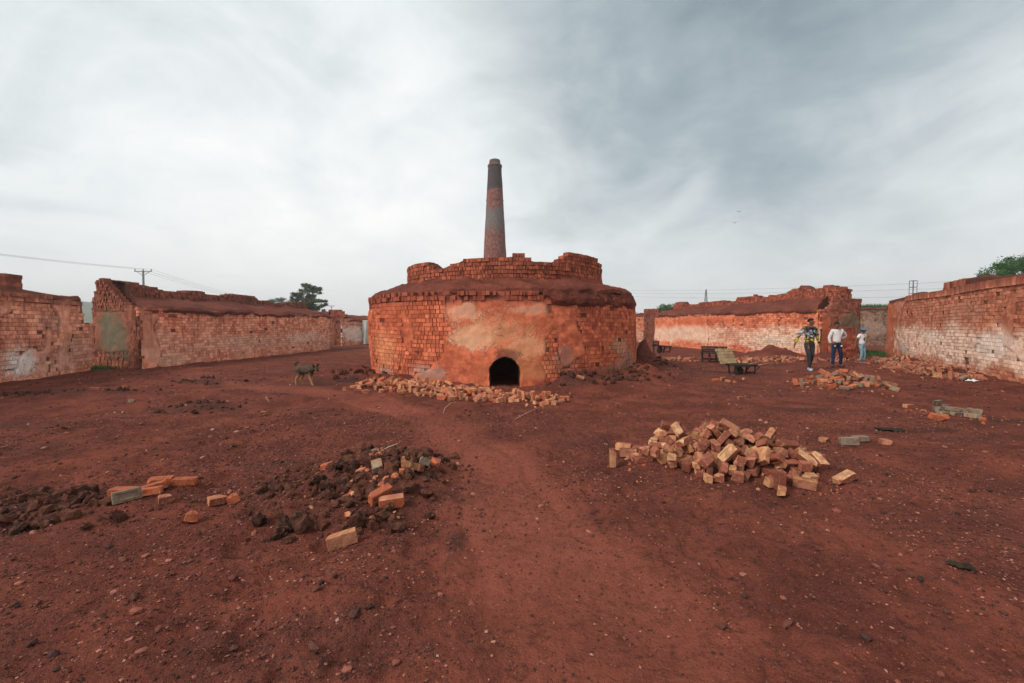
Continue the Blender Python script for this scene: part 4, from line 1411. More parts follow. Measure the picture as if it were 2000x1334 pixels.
def chip_of(i, r):
    q = round(r / 0.005) * 0.005
    if (i, q) not in CHIP_SIZED:
        m = CHIPS[i].copy()
        m.transform(Matrix.Diagonal((q, q, q * 0.75, 1)))
        CHIP_SIZED[(i, q)] = m
    return CHIP_SIZED[(i, q)]


def spill_chips(n, a, b, w, r0, r1):
    a, b = Vector(a), Vector(b)
    d = (b - a).normalized()
    for _ in range(n):
        c = a.lerp(b, random.uniform(-0.08, 1.08)); o = random.gauss(0, w)
        x, y = c.x - d.y * o, c.y + d.x * o
        r = r0 + (r1 - r0) * random.random() ** 2
        drop('chips', chip_of(random.randrange(8), max(r, 0.006)), x, y, gz(x, y) + r * 0.25, rrot(), None)


DROPS = []          # dicts: mesh, loc, rot, heap


def drop(heap, mesh, x, y, z, rot, shape='BOX'):
    DROPS.append(dict(heap=heap, mesh=mesh, loc=(x, y, z), rot=rot, shape=shape))


def rrot():
    return (random.uniform(0, 6.28), random.uniform(0, 6.28), random.uniform(0, 6.28))


def heap_bricks(heap, n, a, b, w, pal, half=0.3, zstep=0.012, tight=0.5, z0=0.08):
    """bricks tipped along the line a-b with spread w"""
    a, b = Vector(a), Vector(b)
    for i in range(n):
        t = random.gauss(0.5, tight * 0.55)
        t = t if -0.1 < t < 1.1 else random.random()
        c = a.lerp(b, t)
        d = (b - a).normalized()
        off = max(-1.9 * w, min(1.9 * w, random.gauss(0, w)))
        x, y = c.x - d.y * off, c.y + d.x * off
        k = 'half' if random.random() < half else 'whole'
        mesh = random.choice(LOOSE[(pal if isinstance(pal, str) else random.choice(pal), k)])
        if heap == 'back':      # far off: laid straight on the ground and on one another
            lay_z = random.choice((0.03, 0.03, 0.035, 0.09)) * (1 if abs(off) < w else 0.4)
            drop(heap, mesh, x, y, gz(x, y) + max(lay_z, 0.025), (random.choice((0, 1.57)) + random.gauss(0, 0.35), random.gauss(0, 0.35), random.uniform(0, 6.28)), None)
        else:
            drop(heap, mesh, x, y, gz(x, y) + z0 + i * zstep, rrot())


heap_bricks('main', 215, (1.75, 5.45), (2.95, 4.92), 0.17, ['yellow', 'yellow', 'warm'], 0.6, 0.011, 0.56)
heap_bricks('main', 10, (1.5, 5.5), (3.4, 4.75), 0.28, 'yellow', 0.4, 0.02, 1.0)
heap_bricks('door', 250, (-3.45, 11.5), (0.6, 9.6), 0.40, 'peach', 0.4, 0.006, 0.75)
heap_bricks('door', 40, (-3.6, 12.3), (-2.2, 11.6), 0.3, 'peach', 0.4, 0.03, 0.6)
heap_bricks('men', 95, (7.7, 10.9), (8.9, 11.9), 0.42, ['mixed', 'mixed', 'peach'], 0.25, 0.012, 0.6)
heap_bricks('grey', 13, (7.75, 8.35), (8.15, 7.75), 0.26, 'grey', 0.05, 0.05, 0.7)
heap_bricks('foot', 225, (15.3, 18.4), (12.95, 13.3), 0.32, ['dull', 'dull', 'peach', 'mixed'], 0.45, 0.006, 0.75)
heap_bricks('foot', 60, (15.0, 19.2), (16.8, 21.0), 0.6, ['dull', 'dull', 'mixed'], 0.5, 0.02, 0.8)
heap_bricks('back', 130, (9.4, 19.3), (14.0, 19.6), 0.4, ['dull', 'dull', 'peach'], 0.4, 0.006, 0.8)
heap_bricks('back', 45, (6.6, 20.2), (8.4, 20.6), 0.5, ['dull', 'peach', 'mixed'], 0.5, 0.02, 0.7)
heap_bricks('back', 20, (6.2, 24.4), (7.6, 24.0), 0.5, ['dull', 'grey'], 0.5, 0.03, 0.7)
heap_bricks('back', 26, (19.0, 29.5), (22.5, 29.0), 0.8, ['peach', 'dull'], 0.5, 0.04, 0.8)


def heap_lumps(heap, n, cx, cy, sx, sy, r0, r1, zstep=0.006, ang=0.0):
    for i in range(n):
        px, py = [max(-1.7 * q, min(1.7 * q, random.gauss(0, q))) for q in (sx, sy)]
        x, y = cx + px * math.cos(ang) - py * math.sin(ang), cy + px * math.sin(ang) + py * math.cos(ang)
        r = r0 + (r1 - r0) * random.random() ** 1.6
        if heap in ('cinders', 'fines'):
            drop(heap, lump_of(random.randrange(12), r), x, y, gz(x, y) + r * 0.3, rrot(), None)
        else:
            drop(heap, lump_of(random.randrange(12), r), x, y, gz(x, y) + r + 0.02 + i * zstep, rrot(), 'CONVEX_HULL')


heap_lumps('clinker', 270, -1.32, 4.75, 0.30, 0.42, 0.018, 0.078, 0.003)
heap_lumps('clinker', 70, -1.42, 3.95, 0.42, 0.30, 0.015, 0.07, 0.004)
heap_lumps('clinker', 14, -1.35, 3.6, 0.22, 0.14, 0.04, 0.085, 0.006)
heap_lumps('clinker', 16, -1.3, 4.7, 0.25, 0.3, 0.06, 0.09, 0.03)
heap_bricks('clinker_bits', 6, (-1.6, 4.1), (-0.85, 4.7), 0.25, ['orange', 'orange', 'grey', 'peach'], 1.0, 0.04, 0.7, 0.3)
heap_lumps('clinker', 40, -2.0, 4.5, 0.25, 0.3, 0.015, 0.06, 0.004)
heap_lumps('fines', 420, -1.38, 4.45, 0.55, 0.65, 0.006, 0.02)
heap_lumps('fines', 160, -3.95, 3.9, 0.55, 0.22, 0.006, 0.02, 0, -0.15)
heap_lumps('fines', 90, -2.5, 4.0, 0.5, 0.2, 0.006, 0.018)
heap_lumps('clinker_west', 75, -3.95, 3.9, 0.42, 0.16, 0.02, 0.075, 0.006, -0.15)
heap_lumps('cinders', 70, 2.3, 12.15, 0.8, 0.22, 0.02, 0.09, 0, 0.12)
heap_lumps('cinders', 60, 3.7, 13.1, 0.6, 0.35, 0.02, 0.09, 0, 0.5)
heap_lumps('cinders', 45, -4.6, 13.2, 0.5, 0.25, 0.02, 0.08)
heap_lumps('cinders', 40, 5.1, 16.0, 0.4, 0.8, 0.02, 0.08)
heap_lumps('cinders', 45, -8.2, 12.1, 0.5, 0.25, 0.02, 0.06, 0.01)
heap_lumps('cinders', 55, -5.85, 8.5, 0.4, 0.25, 0.015, 0.05, 0.008)
heap_lumps('cinders', 40, -9.9, 10.4, 0.9, 0.14, 0.02, 0.06, 0.008, 0.25)
heap_lumps('cinders', 30, 8.9, 11.0, 0.9, 0.3, 0.02, 0.05, 0.01)

spill_chips(320, (1.55, 5.5), (3.2, 4.8), 0.36, 0.006, 0.03)
spill_chips(260, (-3.6, 11.5), (0.7, 9.6), 0.55, 0.01, 0.045)
spill_chips(120, (7.5, 10.8), (9.0, 12.0), 0.6, 0.01, 0.045)
spill_chips(200, (15.2, 18.4), (12.9, 13.2), 0.5, 0.015, 0.06)
spill_chips(70, (7.4, 8.4), (8.2, 7.6), 0.4, 0.008, 0.03)
for i in range(70):
    x, y = -1.3 + max(-0.6, min(0.6, random.gauss(0, 0.32))), 4.5 + max(-0.9, min(0.8, random.gauss(0, 0.42)))
    r = 0.012 + 0.03 * random.random() ** 1.5
    drop('chips', chip_of(random.randrange(8), r), x, y, gz(x, y) + 0.25 + i * 0.008, rrot(), 'CONVEX_HULL')

# single bricks lying about: x, y, yaw, palette, kind, label, tilt about x
SINGLES = [
    (-1.02, 3.78, 0.5, 'peach', 'whole', 'pale orange brick standing on edge at the front of the clinker heap', 1.57),
    (-1.14, 3.86, 1.2, 'orange', 'whole', 'orange brick leaning beside a pale brick on the clinker heap', 1.2),
    (-1.22, 3.25, 0.45, 'peach', 'whole', 'buff brick lying alone in front of the clinker heap', 1.57),
    (-2.62, 4.0, 0.7, 'peach', 'half', 'buff half brick left of the clinker heap', 0.0),
    (-2.46, 4.02, 0.2, 'orange', 'half', 'small orange brick piece next to the buff half brick', 0.3),
    (-0.82, 4.62, 0.9, 'orange', 'half', 'bright orange brick shard at the path edge of the clinker heap', 0.6),
    (-1.0, 4.3, 1.9, 'orange', 'half', 'broken orange brick among the clinker', 0.8),
    (-1.9, 4.75, 0.1, 'orange', 'half', 'orange half brick at the rear of the clinker heap', 0.0),
    (-3.04, 3.95, 0.6, 'peach', 'half', 'chipped buff brick between the two dark clinker heaps', 0.2),
    (-3.27, 4.46, 0.35, 'orange', 'whole', 'clean orange brick lying alone on the cindery ground', 0.0),
    (-3.62, 4.18, 0.1, 'orange', 'whole', 'orange brick in a row of four, leaning on the grey brick', 0.0),
    (-3.42, 4.30, 0.75, 'orange', 'whole', 'orange brick in the row, middle one', 0.1),
    (-3.36, 4.14, 0.5, 'orange', 'whole', 'orange brick in the row, end one tilted up', 0.2),
    (-3.46, 4.46, 0.3, 'orange', 'whole', 'orange brick behind the row, half sunk', 0.0),
    (-3.42, 3.98, 0.9, 'grey', 'whole', 'grey overburnt brick standing on edge by the orange ones', 1.57),
    (-2.58, 3.62, 0.3, 'orange', 'half', 'thin orange brick chip on the bare ground', 0.0),
    (2.08, 8.84, 0.1, 'yellow', 'half', 'cream half brick alone on the path side of the kiln heap', 0.0),
    (-4.28, 7.81, 0.2, 'peach', 'half', 'pinkish half brick alone on open ground by the small cinder bank', 0.0),
    (-7.66, 9.13, 0.3, 'grey', 'half', 'pale flat brick bit on the open ground below the near wall', 0.0),
    (4.77, 9.44, 0.0, 'peach', 'half', 'peach brick on the ground behind the yellow heap', 0.0),
    (-9.75, 10.6, 0.3, 'orange', 'whole', 'orange brick at the edge of the low cinder strip', 0.0),
    (-9.5, 11.1, 0.2, 'orange', 'whole', 'orange brick farther along the low cinder strip', 0.0),
    (4.46, 5.98, -0.4, 'grey', 'whole', 'grey brick lying across others, topmost of the four beside the yellow heap', 0.0),
    (4.38, 5.85, -0.3, 'grey', 'whole', 'grey brick flat on the ground in the group of four', 1.57),
    (4.66, 6.04, 0.3, 'grey', 'whole', 'grey brick at the end of the group of four', 0.0),
    (4.30, 6.22, 0.6, 'peach', 'half', 'pink half brick wedged under the grey bricks', 0.0),
    (4.85, 5.85, -0.2, 'dull', 'half', 'dark red half brick next to the group of grey bricks', 0.0),
    (6.95, 7.42, -0.15, 'orange', 'whole', 'bright orange brick on edge in front of the grey heap', 1.57),
    (7.15, 7.55, -0.3, 'orange', 'whole', 'bright orange brick lying flat in front of the grey heap', 0.0),
    (7.85, 7.5, 0.1, 'orange', 'half', 'orange half brick at the far end of the grey heap', 0.0),
    (7.55, 8.62, 0.1, 'peach', 'half', 'buff half brick with an oval frog beside the grey heap', 0.0),
    (5.72, 12.75, 0.1, 'orange', 'whole', 'orange brick under the little stack near the hand cart', 0.0),
    (5.98, 12.85, 0.5, 'peach', 'whole', 'peach brick on edge beside the little stack near the hand cart', 1.57),
    (6.1, 12.35, 0.4, 'orange', 'half', 'orange half brick in front of the little stack near the hand cart', 0.3),
    (6.0, 12.6, 0.1, 'peach', 'half', 'pale half brick leaning near the little stack', 0.2),
    (6.65, 12.95, 0.2, 'peach', 'half', 'pale brick bit lying beneath the cart leg', 0.0),
    (8.15, 12.4, 0.2, 'orange', 'whole', 'orange brick lying apart to the left of the brick heap by the men', 0.0),
    (9.3, 15.2, 0.1, 'dull', 'whole', 'dull red brick on the ground behind the first man', 0.0),
    (4.75, 16.6, 0.1, 'yellow', 'whole', 'cream brick resting on the mound at the foot of the kiln', 0.0),
    (1.75, 11.95, 0.15, 'peach', 'whole', 'buff brick standing upright in the mound right of the kiln doorway', 1.57),
    (-0.95, 11.25, 0.5, 'yellow', 'whole', 'cream brick standing on its end behind the kiln heap', 0.0),
]
for i, (x, y, yaw, pal, kd, lab, tilt) in enumerate(SINGLES):
    rot = (tilt, 0, yaw)
    drop(('single', i), random.choice(LOOSE[(pal, kd)]), x, y, gz(x, y) + (0.065 if tilt > 1 else 0.05 + 0.05 * (tilt > 0)) + (0.16 if 'topmost' in lab else 0), rot)


def settle():
    """let everything fall and come to rest, then return the matrices"""
    bpy.ops.rigidbody.world_add()
    rw = scene.rigidbody_world
    coll = bpy.data.collections.new('settling')
    rw.collection = coll
    tmp = []

    def passive(mesh):
        o = bpy.data.objects.new('settle_ground', mesh)
        COL.objects.link(o); coll.objects.link(o)
        o.rigid_body.type = 'PASSIVE'; o.rigid_body.collision_shape = 'MESH'
        o.rigid_body.friction = 1.0; o.rigid_body.use_margin = True; o.rigid_body.collision_margin = 0.0
        tmp.append(o)
    for x0, x1, y0, y1 in ((-5.6, 5.4, 2.4, 6.9), (-10.5, 10.5, 6.9, 14.2), (10.5, 18, 10, 22.5), (3.5, 10.5, 14.2, 17.5)):
        X, Y = np.meshgrid(np.arange(x0, x1 + 0.09, 0.08), np.arange(y0, y1 + 0.09, 0.08), indexing='ij')
        passive(mesh_grid('settle_ground', np.stack([X, Y, ground_h(X, Y)], -1)))
    for pts in (arc, G_PTS):
        P = np.array([(p[0], p[1]) for p in pts])
        V = np.stack([np.concatenate([P, np.full((len(P), 1), -0.3)], 1), np.concatenate([P, np.full((len(P), 1), 2.0)], 1)], 1)
        passive(mesh_grid('settle_wall', V))
    for d in DROPS:
        if d['shape'] is None:
            d['mw'] = Matrix.Translation(d['loc']) @ Euler(d['rot']).to_matrix().to_4x4()
            continue
        o = bpy.data.objects.new('settling_piece', LUMP_PROXY.get(d['mesh'].name, d['mesh']))
        COL.objects.link(o); coll.objects.link(o)
        o.location = d['loc']; o.rotation_euler = d['rot']
        rb = o.rigid_body
        rb.collision_shape = d['shape']; rb.friction = 0.95; rb.restitution = 0.0
        rb.angular_damping = 0.8; rb.linear_damping = 0.9
        rb.use_margin = True; rb.collision_margin = 0.001
        d['obj'] = o
        tmp.append(o)
    scene.gravity = (0, 0, -4.0)
    rw.substeps_per_frame = 6
    rw.solver_iterations = 14
    rw.point_cache.frame_end = 400
    for f in range(1, 101):
        scene.frame_set(f)
    dg = bpy.context.evaluated_depsgraph_get()
    for d in DROPS:
        if d['shape'] is None:
            continue
        d['mw'] = d['obj'].evaluated_get(dg).matrix_world.copy()
    bpy.ops.rigidbody.world_remove()
    for o in tmp:
        bpy.data.objects.remove(o)
    bpy.data.collections.remove(coll)
    scene.frame_set(1)


settle()

HEAPS = {
    'main': ('brick', 'yellow and red brick tumbled in the big heap out on the open yard', 'brick', 'bricks of the big yellow heap', 175),
    'door': ('brick', 'peach-coloured brick in the long low heap before the kiln doorway', 'brick', 'bricks heaped before the kiln doorway', 40),
    'men': ('brick', 'orange or greenish brick in the heap in front of the walking men', 'brick', 'bricks heaped in front of the men', 42),
    'grey': ('brick', 'long grey overburnt brick in the small scattered heap below the rubble', 'brick', 'grey bricks of the small heap', 13),
    'foot': ('brick', '', 'brick', '', 0), 'back': ('brick', '', 'brick', '', 0),
    'clinker': ('clinker_lump', 'dark fused clinker lump in the black heap beside the path', 'clinker', 'lumps of the black clinker heap', 130),
    'clinker_bits': ('brick', 'broken brick end lying among the black clinker beside the path', 'brick', 'brick ends among the clinker', 16),
    'clinker_west': ('clinker_lump', 'brownish clinker lump in the small heap next to the orange bricks', 'clinker', 'lumps of the smaller clinker heap', 40),
    'cinders': ('clinker_lump', '', 'clinker', '', 0), 'fines': ('clinker_lump', '', 'clinker', '', 0), 'chips': ('brick_chip', '', 'brick', '', 0),
}
REST = {'chips': ('brick_chips', 'orange and tan brick chips and crumbs spilled round all the heaps', 'rubble'),
        'fines': ('clinker_fines', 'black clinker grit and dust-size bits round the two dark heaps', 'rubble'),
        'door': ('brick_rubble', 'low spread of peach and tan bricks filling the heap before the kiln doorway', 'rubble'),
        'men': ('brick_rubble', 'broken bricks filling out the heap in front of the walking men', 'rubble'),
        'foot': ('brick_rubble', 'broken brown bricks strewn along the foot of the white-banded wall', 'rubble'),
        'back': ('brick_rubble', 'brick rubble strewn on the yard behind the carts and the men', 'rubble'),
        'clinker': ('clinker_rubble', 'small black clinker bits filling the heap beside the path', 'rubble'),
        'clinker_west': ('clinker_rubble', 'small dark bits around the smaller clinker heap', 'rubble'),
        'cinders': ('cinder_rubble', 'dark cinders and burnt scraps lying in low patches on the yard', 'rubble')}


WHERE = {'main': 'the big open-yard heap', 'door': 'the heap before the doorway', 'men': 'the heap before the men', 'grey': 'the small grey heap below the rubble',
         'clinker': 'the black heap beside the path', 'clinker_west': 'the small heap next to the orange bricks', 'clinker_bits': 'the black clinker heap beside the path'}


def join_rest(items, name, mat):
    """many settled pieces as one mesh, keeping each face's colour"""
    bm = bmesh.new()
    for d in items:
        n0 = len(bm.verts)
        me = d['mesh']
        bm.from_mesh(me)
        bm.verts.ensure_lookup_table()
        bmesh.ops.transform(bm, matrix=d['mw'], verts=bm.verts[n0:])
    m = bpy.data.meshes.new(name)
    bm.to_mesh(m); bm.free()
    m.materials.clear(); m.materials.append(mat)
    return m


for hp, (nm, lab, cat, grp, lim) in HEAPS.items():
    items = [d for d in DROPS if d['heap'] == hp and d['mw'].translation.z > -0.5]

    def score(d):
        t = d['mw'].translation
        return -max(d['mesh'].vertices[0].co.length, 0.02) * (1 + t.z) / (t - CAM).length
    items.sort(key=score)
    for d in items[:lim]:
        o = bpy.data.objects.new(nm, d['mesh'])
        COL.objects.link(o)
        o.matrix_world = d['mw']
        t_ = d['mw'].translation
        up_ = t_.z - gz(t_.x, t_.y)
        if nm == 'brick':
            kd_, tn_ = MESH_DESC[d['mesh'].name]
            where = 'high in' if up_ > 0.16 else 'low in'
            tag(o, f'{kd_} {tn_} brick {where} {WHERE[hp]}', cat, grp)
        else:
            big = max(v.co.length for v in d['mesh'].vertices)
            sz_ = 'large' if big > 0.075 else 'fist-sized' if big > 0.045 else 'small'
            tag(o, f"{sz_} fused clinker lump {'on top of' if up_ > 0.1 else 'in'} {WHERE[hp]}", cat, grp)
    if items[lim:]:
        rn, rl, rc = REST.get(hp, ('brick_rubble', 'loose yellow bricks at the bottom of the big heap', 'rubble'))
        o = link(rn, join_rest(items[lim:], rn, M['chip'] if hp == 'chips' else M['clinker'] if nm[0] == 'c' else M['brick']))
        tag(o, rl, rc, None, 'stuff')
for d in DROPS:
    if isinstance(d['heap'], tuple):
        o = bpy.data.objects.new('brick', d['mesh'])
        COL.objects.link(o)
        o.matrix_world = d['mw']
        tag(o, SINGLES[d['heap'][1]][5], 'brick')
small_stack(14.95, 20.6, 0.15, 3, 3, 11, 'tall leaning stack of old red bricks against the wall end, behind the second man', None, (0.236, 0.235, 0.12))


# ------------------------------------------------------------------ pebbles and brick crumbs
def pebbles():
    k = Mat('crumb', 0.95)
    r = k.attr('rnd').outputs['Fac']
    c = k.ramp(r, [(0.0, (0.04, 0.026, 0.024)), (0.18, (0.085, 0.036, 0.028)), (0.5, (0.16, 0.058, 0.043)), (0.66, (0.24, 0.08, 0.055)), (0.82, (0.33, 0.13, 0.09)), (0.95, (0.36, 0.18, 0.13)), (1.0, (0.42, 0.28, 0.22))])
    n = k.noise(k.pos(), 90, 3)
    c = k.mix(k.rng(n, 0.4, 0.7, 0, 0.5), c, k.mix(0.5, c, (0.13, 0.05, 0.038)))
    mat = k.done(c)
    bm = bmesh.new(); bmesh.ops.create_icosphere(bm, subdivisions=1, radius=1.0)
    ico_v = np.array([v.co[:] for v in bm.verts]); ico_f = np.array([[v.index for v in f.verts] for f in bm.faces]); bm.free()
    oct_v = np.array([(1, 0, 0), (-1, 0, 0), (0, 1, 0), (0, -1, 0), (0, 0, 1), (0, 0, -1)], float)
    oct_f = np.array([(0, 2, 4), (2, 1, 4), (1, 3, 4), (3, 0, 4), (2, 0, 5), (1, 2, 5), (3, 1, 5), (0, 3, 5)])

    def scatter(name, label, n, x0, x1, y0, y1, r0, r1, tv, tf, power=2.0):
        x = RNG.uniform(x0, x1, n); y = RNG.uniform(y0, y1, n)
        keep = (1 - 0.62 * path_amount(x, y)) * (0.35 + 0.65 * sstep(-0.35, 0.45, fbm(x * 0.55, y * 0.55, 0, 111, 3))) > RNG.uniform(0, 1, n)
        keep &= np.hypot(x - KX, np.minimum(y - KY, 0)) > KR - 0.3
        x, y = x[keep], y[keep]; n = len(x)
        z = ground_h(x, y)
        r = r0 + (r1 - r0) * RNG.uniform(0, 1, n) ** power
        A = np.zeros((n, 4, 4))
        sx, sy, sz = r * RNG.uniform(0.7, 1.5, n), r * RNG.uniform(0.6, 1.1, n), r * RNG.uniform(0.35, 0.8, n)
        a = RNG.uniform(0, 6.28, n); t = RNG.normal(0, 0.3, n)
        ca, sa, ct, st = np.cos(a), np.sin(a), np.cos(t), np.sin(t)
        A[:, 0, 0] = ca * ct * sx; A[:, 0, 1] = -sa * sy; A[:, 0, 2] = ca * st * sz
        A[:, 1, 0] = sa * ct * sx; A[:, 1, 1] = ca * sy; A[:, 1, 2] = sa * st * sz
        A[:, 2, 0] = -st * sx; A[:, 2, 2] = ct * sz
        A[:, 0, 3] = x; A[:, 1, 3] = y; A[:, 2, 3] = z + sz * 0.5
        A[:, 3, 3] = 1
        m = multi(name, tv, tf, A, {'rnd': np.clip(RNG.beta(0.85, 1.55, n), 0, 1)})
        co = np.empty(len(m.vertices) * 3, np.float32); m.vertices.foreach_get('co', co)
        co += RNG.uniform(-1, 1, co.shape).astype(np.float32) * (r0 * 0.42)
        m.vertices.foreach_set('co', co)
        o = link(name, m, None, mat)
        tag(o, label, 'gravel', None, 'stuff')
    scatter('brick_crumbs', 'small brick crumbs and pebbles scattered over the red yard', 34000, -16, 16, 0.8, 22, 0.007, 0.032, ico_v, ico_f, 3.6)
    scatter('fine_gravel', 'fine red gravel and dust crumbs over the open ground', 130000, -7, 7, 0.8, 8, 0.0035, 0.013, oct_v, oct_f, 2.0)


pebbles()


# ------------------------------------------------------------------ skinned figures
def skin_mesh(name, J, E, root, levels=2):
    names = list(J)
    idx = {n: i for i, n in enumerate(names)}
    m = bpy.data.meshes.new(name)
    m.from_pydata([J[n][0] for n in names], [(idx[a], idx[b]) for a, b in E], [])
    o = bpy.data.objects.new(name, m)
    COL.objects.link(o)
    md = o.modifiers.new('skin', 'SKIN')
    md.use_smooth_shade = True
    ss = o.modifiers.new('sub', 'SUBSURF')
    ss.levels = ss.render_levels = levels
    for n in names:
        r = J[n][1]
        sv = m.skin_vertices[0].data[idx[n]]
        sv.radius = r if isinstance(r, tuple) else (r, r)
        sv.use_root = n == root
    dg = bpy.context.evaluated_depsgraph_get()
    me = bpy.data.meshes.new_from_object(o.evaluated_get(dg))
    me.name = name
    bpy.data.objects.remove(o)
    bpy.data.meshes.remove(m)
    me.polygons.foreach_set('use_smooth', np.ones(len(me.polygons), bool))
    return me


def part(name, me, parent, mat, label=None):
    o = bpy.data.objects.new(name, me)
    COL.objects.link(o)
    o.parent = parent
    me.materials.clear(); me.materials.append(mat)
    if label:
        o['label'] = label
    return o


def ellipsoid(name, c, r, seg=16, rings=10, keep=None, rot=None):
    bm = bmesh.new()
    bmesh.ops.create_uvsphere(bm, u_segments=seg, v_segments=rings, radius=1.0)
    if keep:
        bmesh.ops.delete(bm, geom=[v for v in bm.verts if not keep(v.co)], context='VERTS')
    mt = Matrix.Translation(Vector(c)) @ (rot or Matrix.Identity(4)) @ Matrix.Diagonal((*r, 1))
    bmesh.ops.transform(bm, matrix=mt, verts=bm.verts)
    return bm_mesh(bm, name, True)


M['skin'] = flat_mat('skin', (0.16, 0.075, 0.045), 0.6, 0.1, 20, 0)
M['hair'] = flat_mat('hair', (0.014, 0.011, 0.010), 0.6, 0.3, 40, 0.4, 0.01)
M['eye'] = flat_mat('eye', (0.02, 0.016, 0.014), 0.3, 0.0, 5, 0)


def person(label, x, y, yaw, H, P, top_mat, leg_mat, shoe_mat, sleeve, head_turn, loose=1.0, hem=0.90, leg_end=0.06, hat=None, extra=None, shirt_w=1.0, leg_w=1.0):
    """P: joint positions for a 1.75 m figure (x right, y away from its face, z up)"""
    k = H / 1.75
    t = thing('person', label, 'person', (x, y, gz(x, y) - 0.005))
    t.rotation_euler = (0, 0, yaw)
    S = lambda p: Vector(p) * k
    hd = Matrix.Rotation(head_turn, 4, 'Z')
    hc = Vector(P.get('head', (0, -0.02, 1.62)))
    nz = hd @ Vector((0, -1, 0))
    rt = hd @ Vector((1, 0, 0))
    J = {'pelvis': (S((0, 0, 0.95)), (0.125 * k, 0.10 * k)), 'waist': (S((0, 0, 1.08)), (0.115 * k, 0.09 * k)), 'chest': (S((0, 0, 1.29)), (0.14 * k, 0.10 * k)),
         'collar': (S((0, 0.005, 1.43)), (0.085 * k, 0.06 * k)), 'neck': (S((hc.x * 0.5, 0.0, 1.495)), 0.048 * k),
         'jaw': (S(hc + nz * 0.012 + Vector((0, 0, -0.065))), (0.055 * k, 0.06 * k)), 'face': (S(hc), (0.072 * k, 0.085 * k)), 'crown': (S(hc + Vector((0, 0, 0.075))), (0.06 * k, 0.07 * k)),
         'nose_root': (S(hc + nz * 0.075 + Vector((0, 0, -0.005))), 0.018 * k), 'nose': (S(hc + nz * 0.105 + Vector((0, 0, -0.025))), 0.012 * k)}
    E = [('pelvis', 'waist'), ('waist', 'chest'), ('chest', 'collar'), ('collar', 'neck'), ('neck', 'jaw'), ('jaw', 'face'), ('face', 'crown'), ('face', 'nose_root'), ('nose_root', 'nose')]
    for sd, sg in (('l', -1), ('r', 1)):
        sh, el, wr = Vector((sg * 0.165, 0.0, 1.415)), Vector(P['elbow_' + sd]), Vector(P['wrist_' + sd])
        fw = (wr - el).normalized()
        side = Vector((sg, 0, 0)) - fw * fw.dot(Vector((sg, 0, 0)))
        side = side.normalized() if side.length > 0.05 else Vector((0, -1, 0))
        depth = fw.cross(side).normalized()
        palm = wr + fw * 0.075
        J['sh_' + sd] = (S(sh), 0.062 * k); J['el_' + sd] = (S(el), 0.041 * k); J['wr_' + sd] = (S(wr), 0.028 * k)
        J['palm_' + sd] = (S(palm), (0.034 * k, 0.02 * k))
        E += [('collar', 'sh_' + sd), ('sh_' + sd, 'el_' + sd), ('el_' + sd, 'wr_' + sd), ('wr_' + sd, 'palm_' + sd)]
        for fi, (o_, ln) in enumerate(((-0.03, 0.062), (-0.01, 0.075), (0.01, 0.07), (0.03, 0.055))):
            a = palm + fw * 0.03 + depth * o_
            b = a + fw * ln * 0.55 - side * 0.008
            c = b + fw * ln * 0.5 - side * 0.022
            J[f'k{fi}{sd}'] = (S(a), 0.0095 * k); J[f'm{fi}{sd}'] = (S(b), 0.009 * k); J[f't{fi}{sd}'] = (S(c), 0.0075 * k)
            E += [('palm_' + sd, f'k{fi}{sd}'), (f'k{fi}{sd}', f'm{fi}{sd}'), (f'm{fi}{sd}', f't{fi}{sd}')]
        th1 = wr + fw * 0.05 - depth * 0.045; th2 = th1 + fw * 0.05 - depth * 0.02
        J['th1' + sd] = (S(th1), 0.011 * k); J['th2' + sd] = (S(th2), 0.009 * k)
        E += [('palm_' + sd, 'th1' + sd), ('th1' + sd, 'th2' + sd)]
        hip, kn, an, toe = Vector((sg * 0.085, 0, 0.90)), Vector(P['knee_' + sd]), Vector(P['ankle_' + sd]), Vector(P['toe_' + sd])
        J['hip_' + sd] = (S(hip), 0.088 * k); J['kn_' + sd] = (S(kn), 0.055 * k); J['an_' + sd] = (S(an), 0.036 * k); J['toe_' + sd] = (S(toe), 0.032 * k)
        E += [('pelvis', 'hip_' + sd), ('hip_' + sd, 'kn_' + sd), ('kn_' + sd, 'an_' + sd), ('an_' + sd, 'toe_' + sd)]
    part('body', skin_mesh('body', J, E, 'pelvis'), t, M['skin'])
    # shirt
    C = {'hem': (S((0, 0, hem)), (0.150 * k * loose * shirt_w, 0.12 * k * loose)), 'belly': (S((0, 0, 1.07)), (0.140 * k * loose * shirt_w, 0.11 * k * loose)), 'chest': (S((0, 0, 1.29)), (0.160 * k * shirt_w, 0.118 * k)),
         'collar': (S((0, 0.005, 1.425)), (0.105 * k, 0.075 * k)), 'neckline': (S((0, 0, 1.465)), 0.058 * k)}
    CE = [('hem', 'belly'), ('belly', 'chest'), ('chest', 'collar'), ('collar', 'neckline')]
    for sd in 'lr':
        sh, el, wr = J['sh_' + sd][0], J['el_' + sd][0], J['wr_' + sd][0]
        C['s' + sd] = (sh, 0.076 * k)
        CE.append(('collar', 's' + sd))
        if sleeve == 'long':
            C['e' + sd] = (el, 0.056 * k * loose); C['w' + sd] = (wr - (wr - el) * 0.06, 0.043 * k * loose)
            CE += [('s' + sd, 'e' + sd), ('e' + sd, 'w' + sd)]
        else:
            C['e' + sd] = (sh.lerp(el, 0.68), 0.068 * k)
            CE.append(('s' + sd, 'e' + sd))
    part('shirt', skin_mesh('shirt', C, CE, 'chest'), t, top_mat)
    # trousers
    T = {'belt': (S((0, 0, 1.0)), (0.135 * k, 0.108 * k)), 'seat': (S((0, 0, 0.92)), (0.14 * k, 0.115 * k))}
    TE = [('belt', 'seat')]
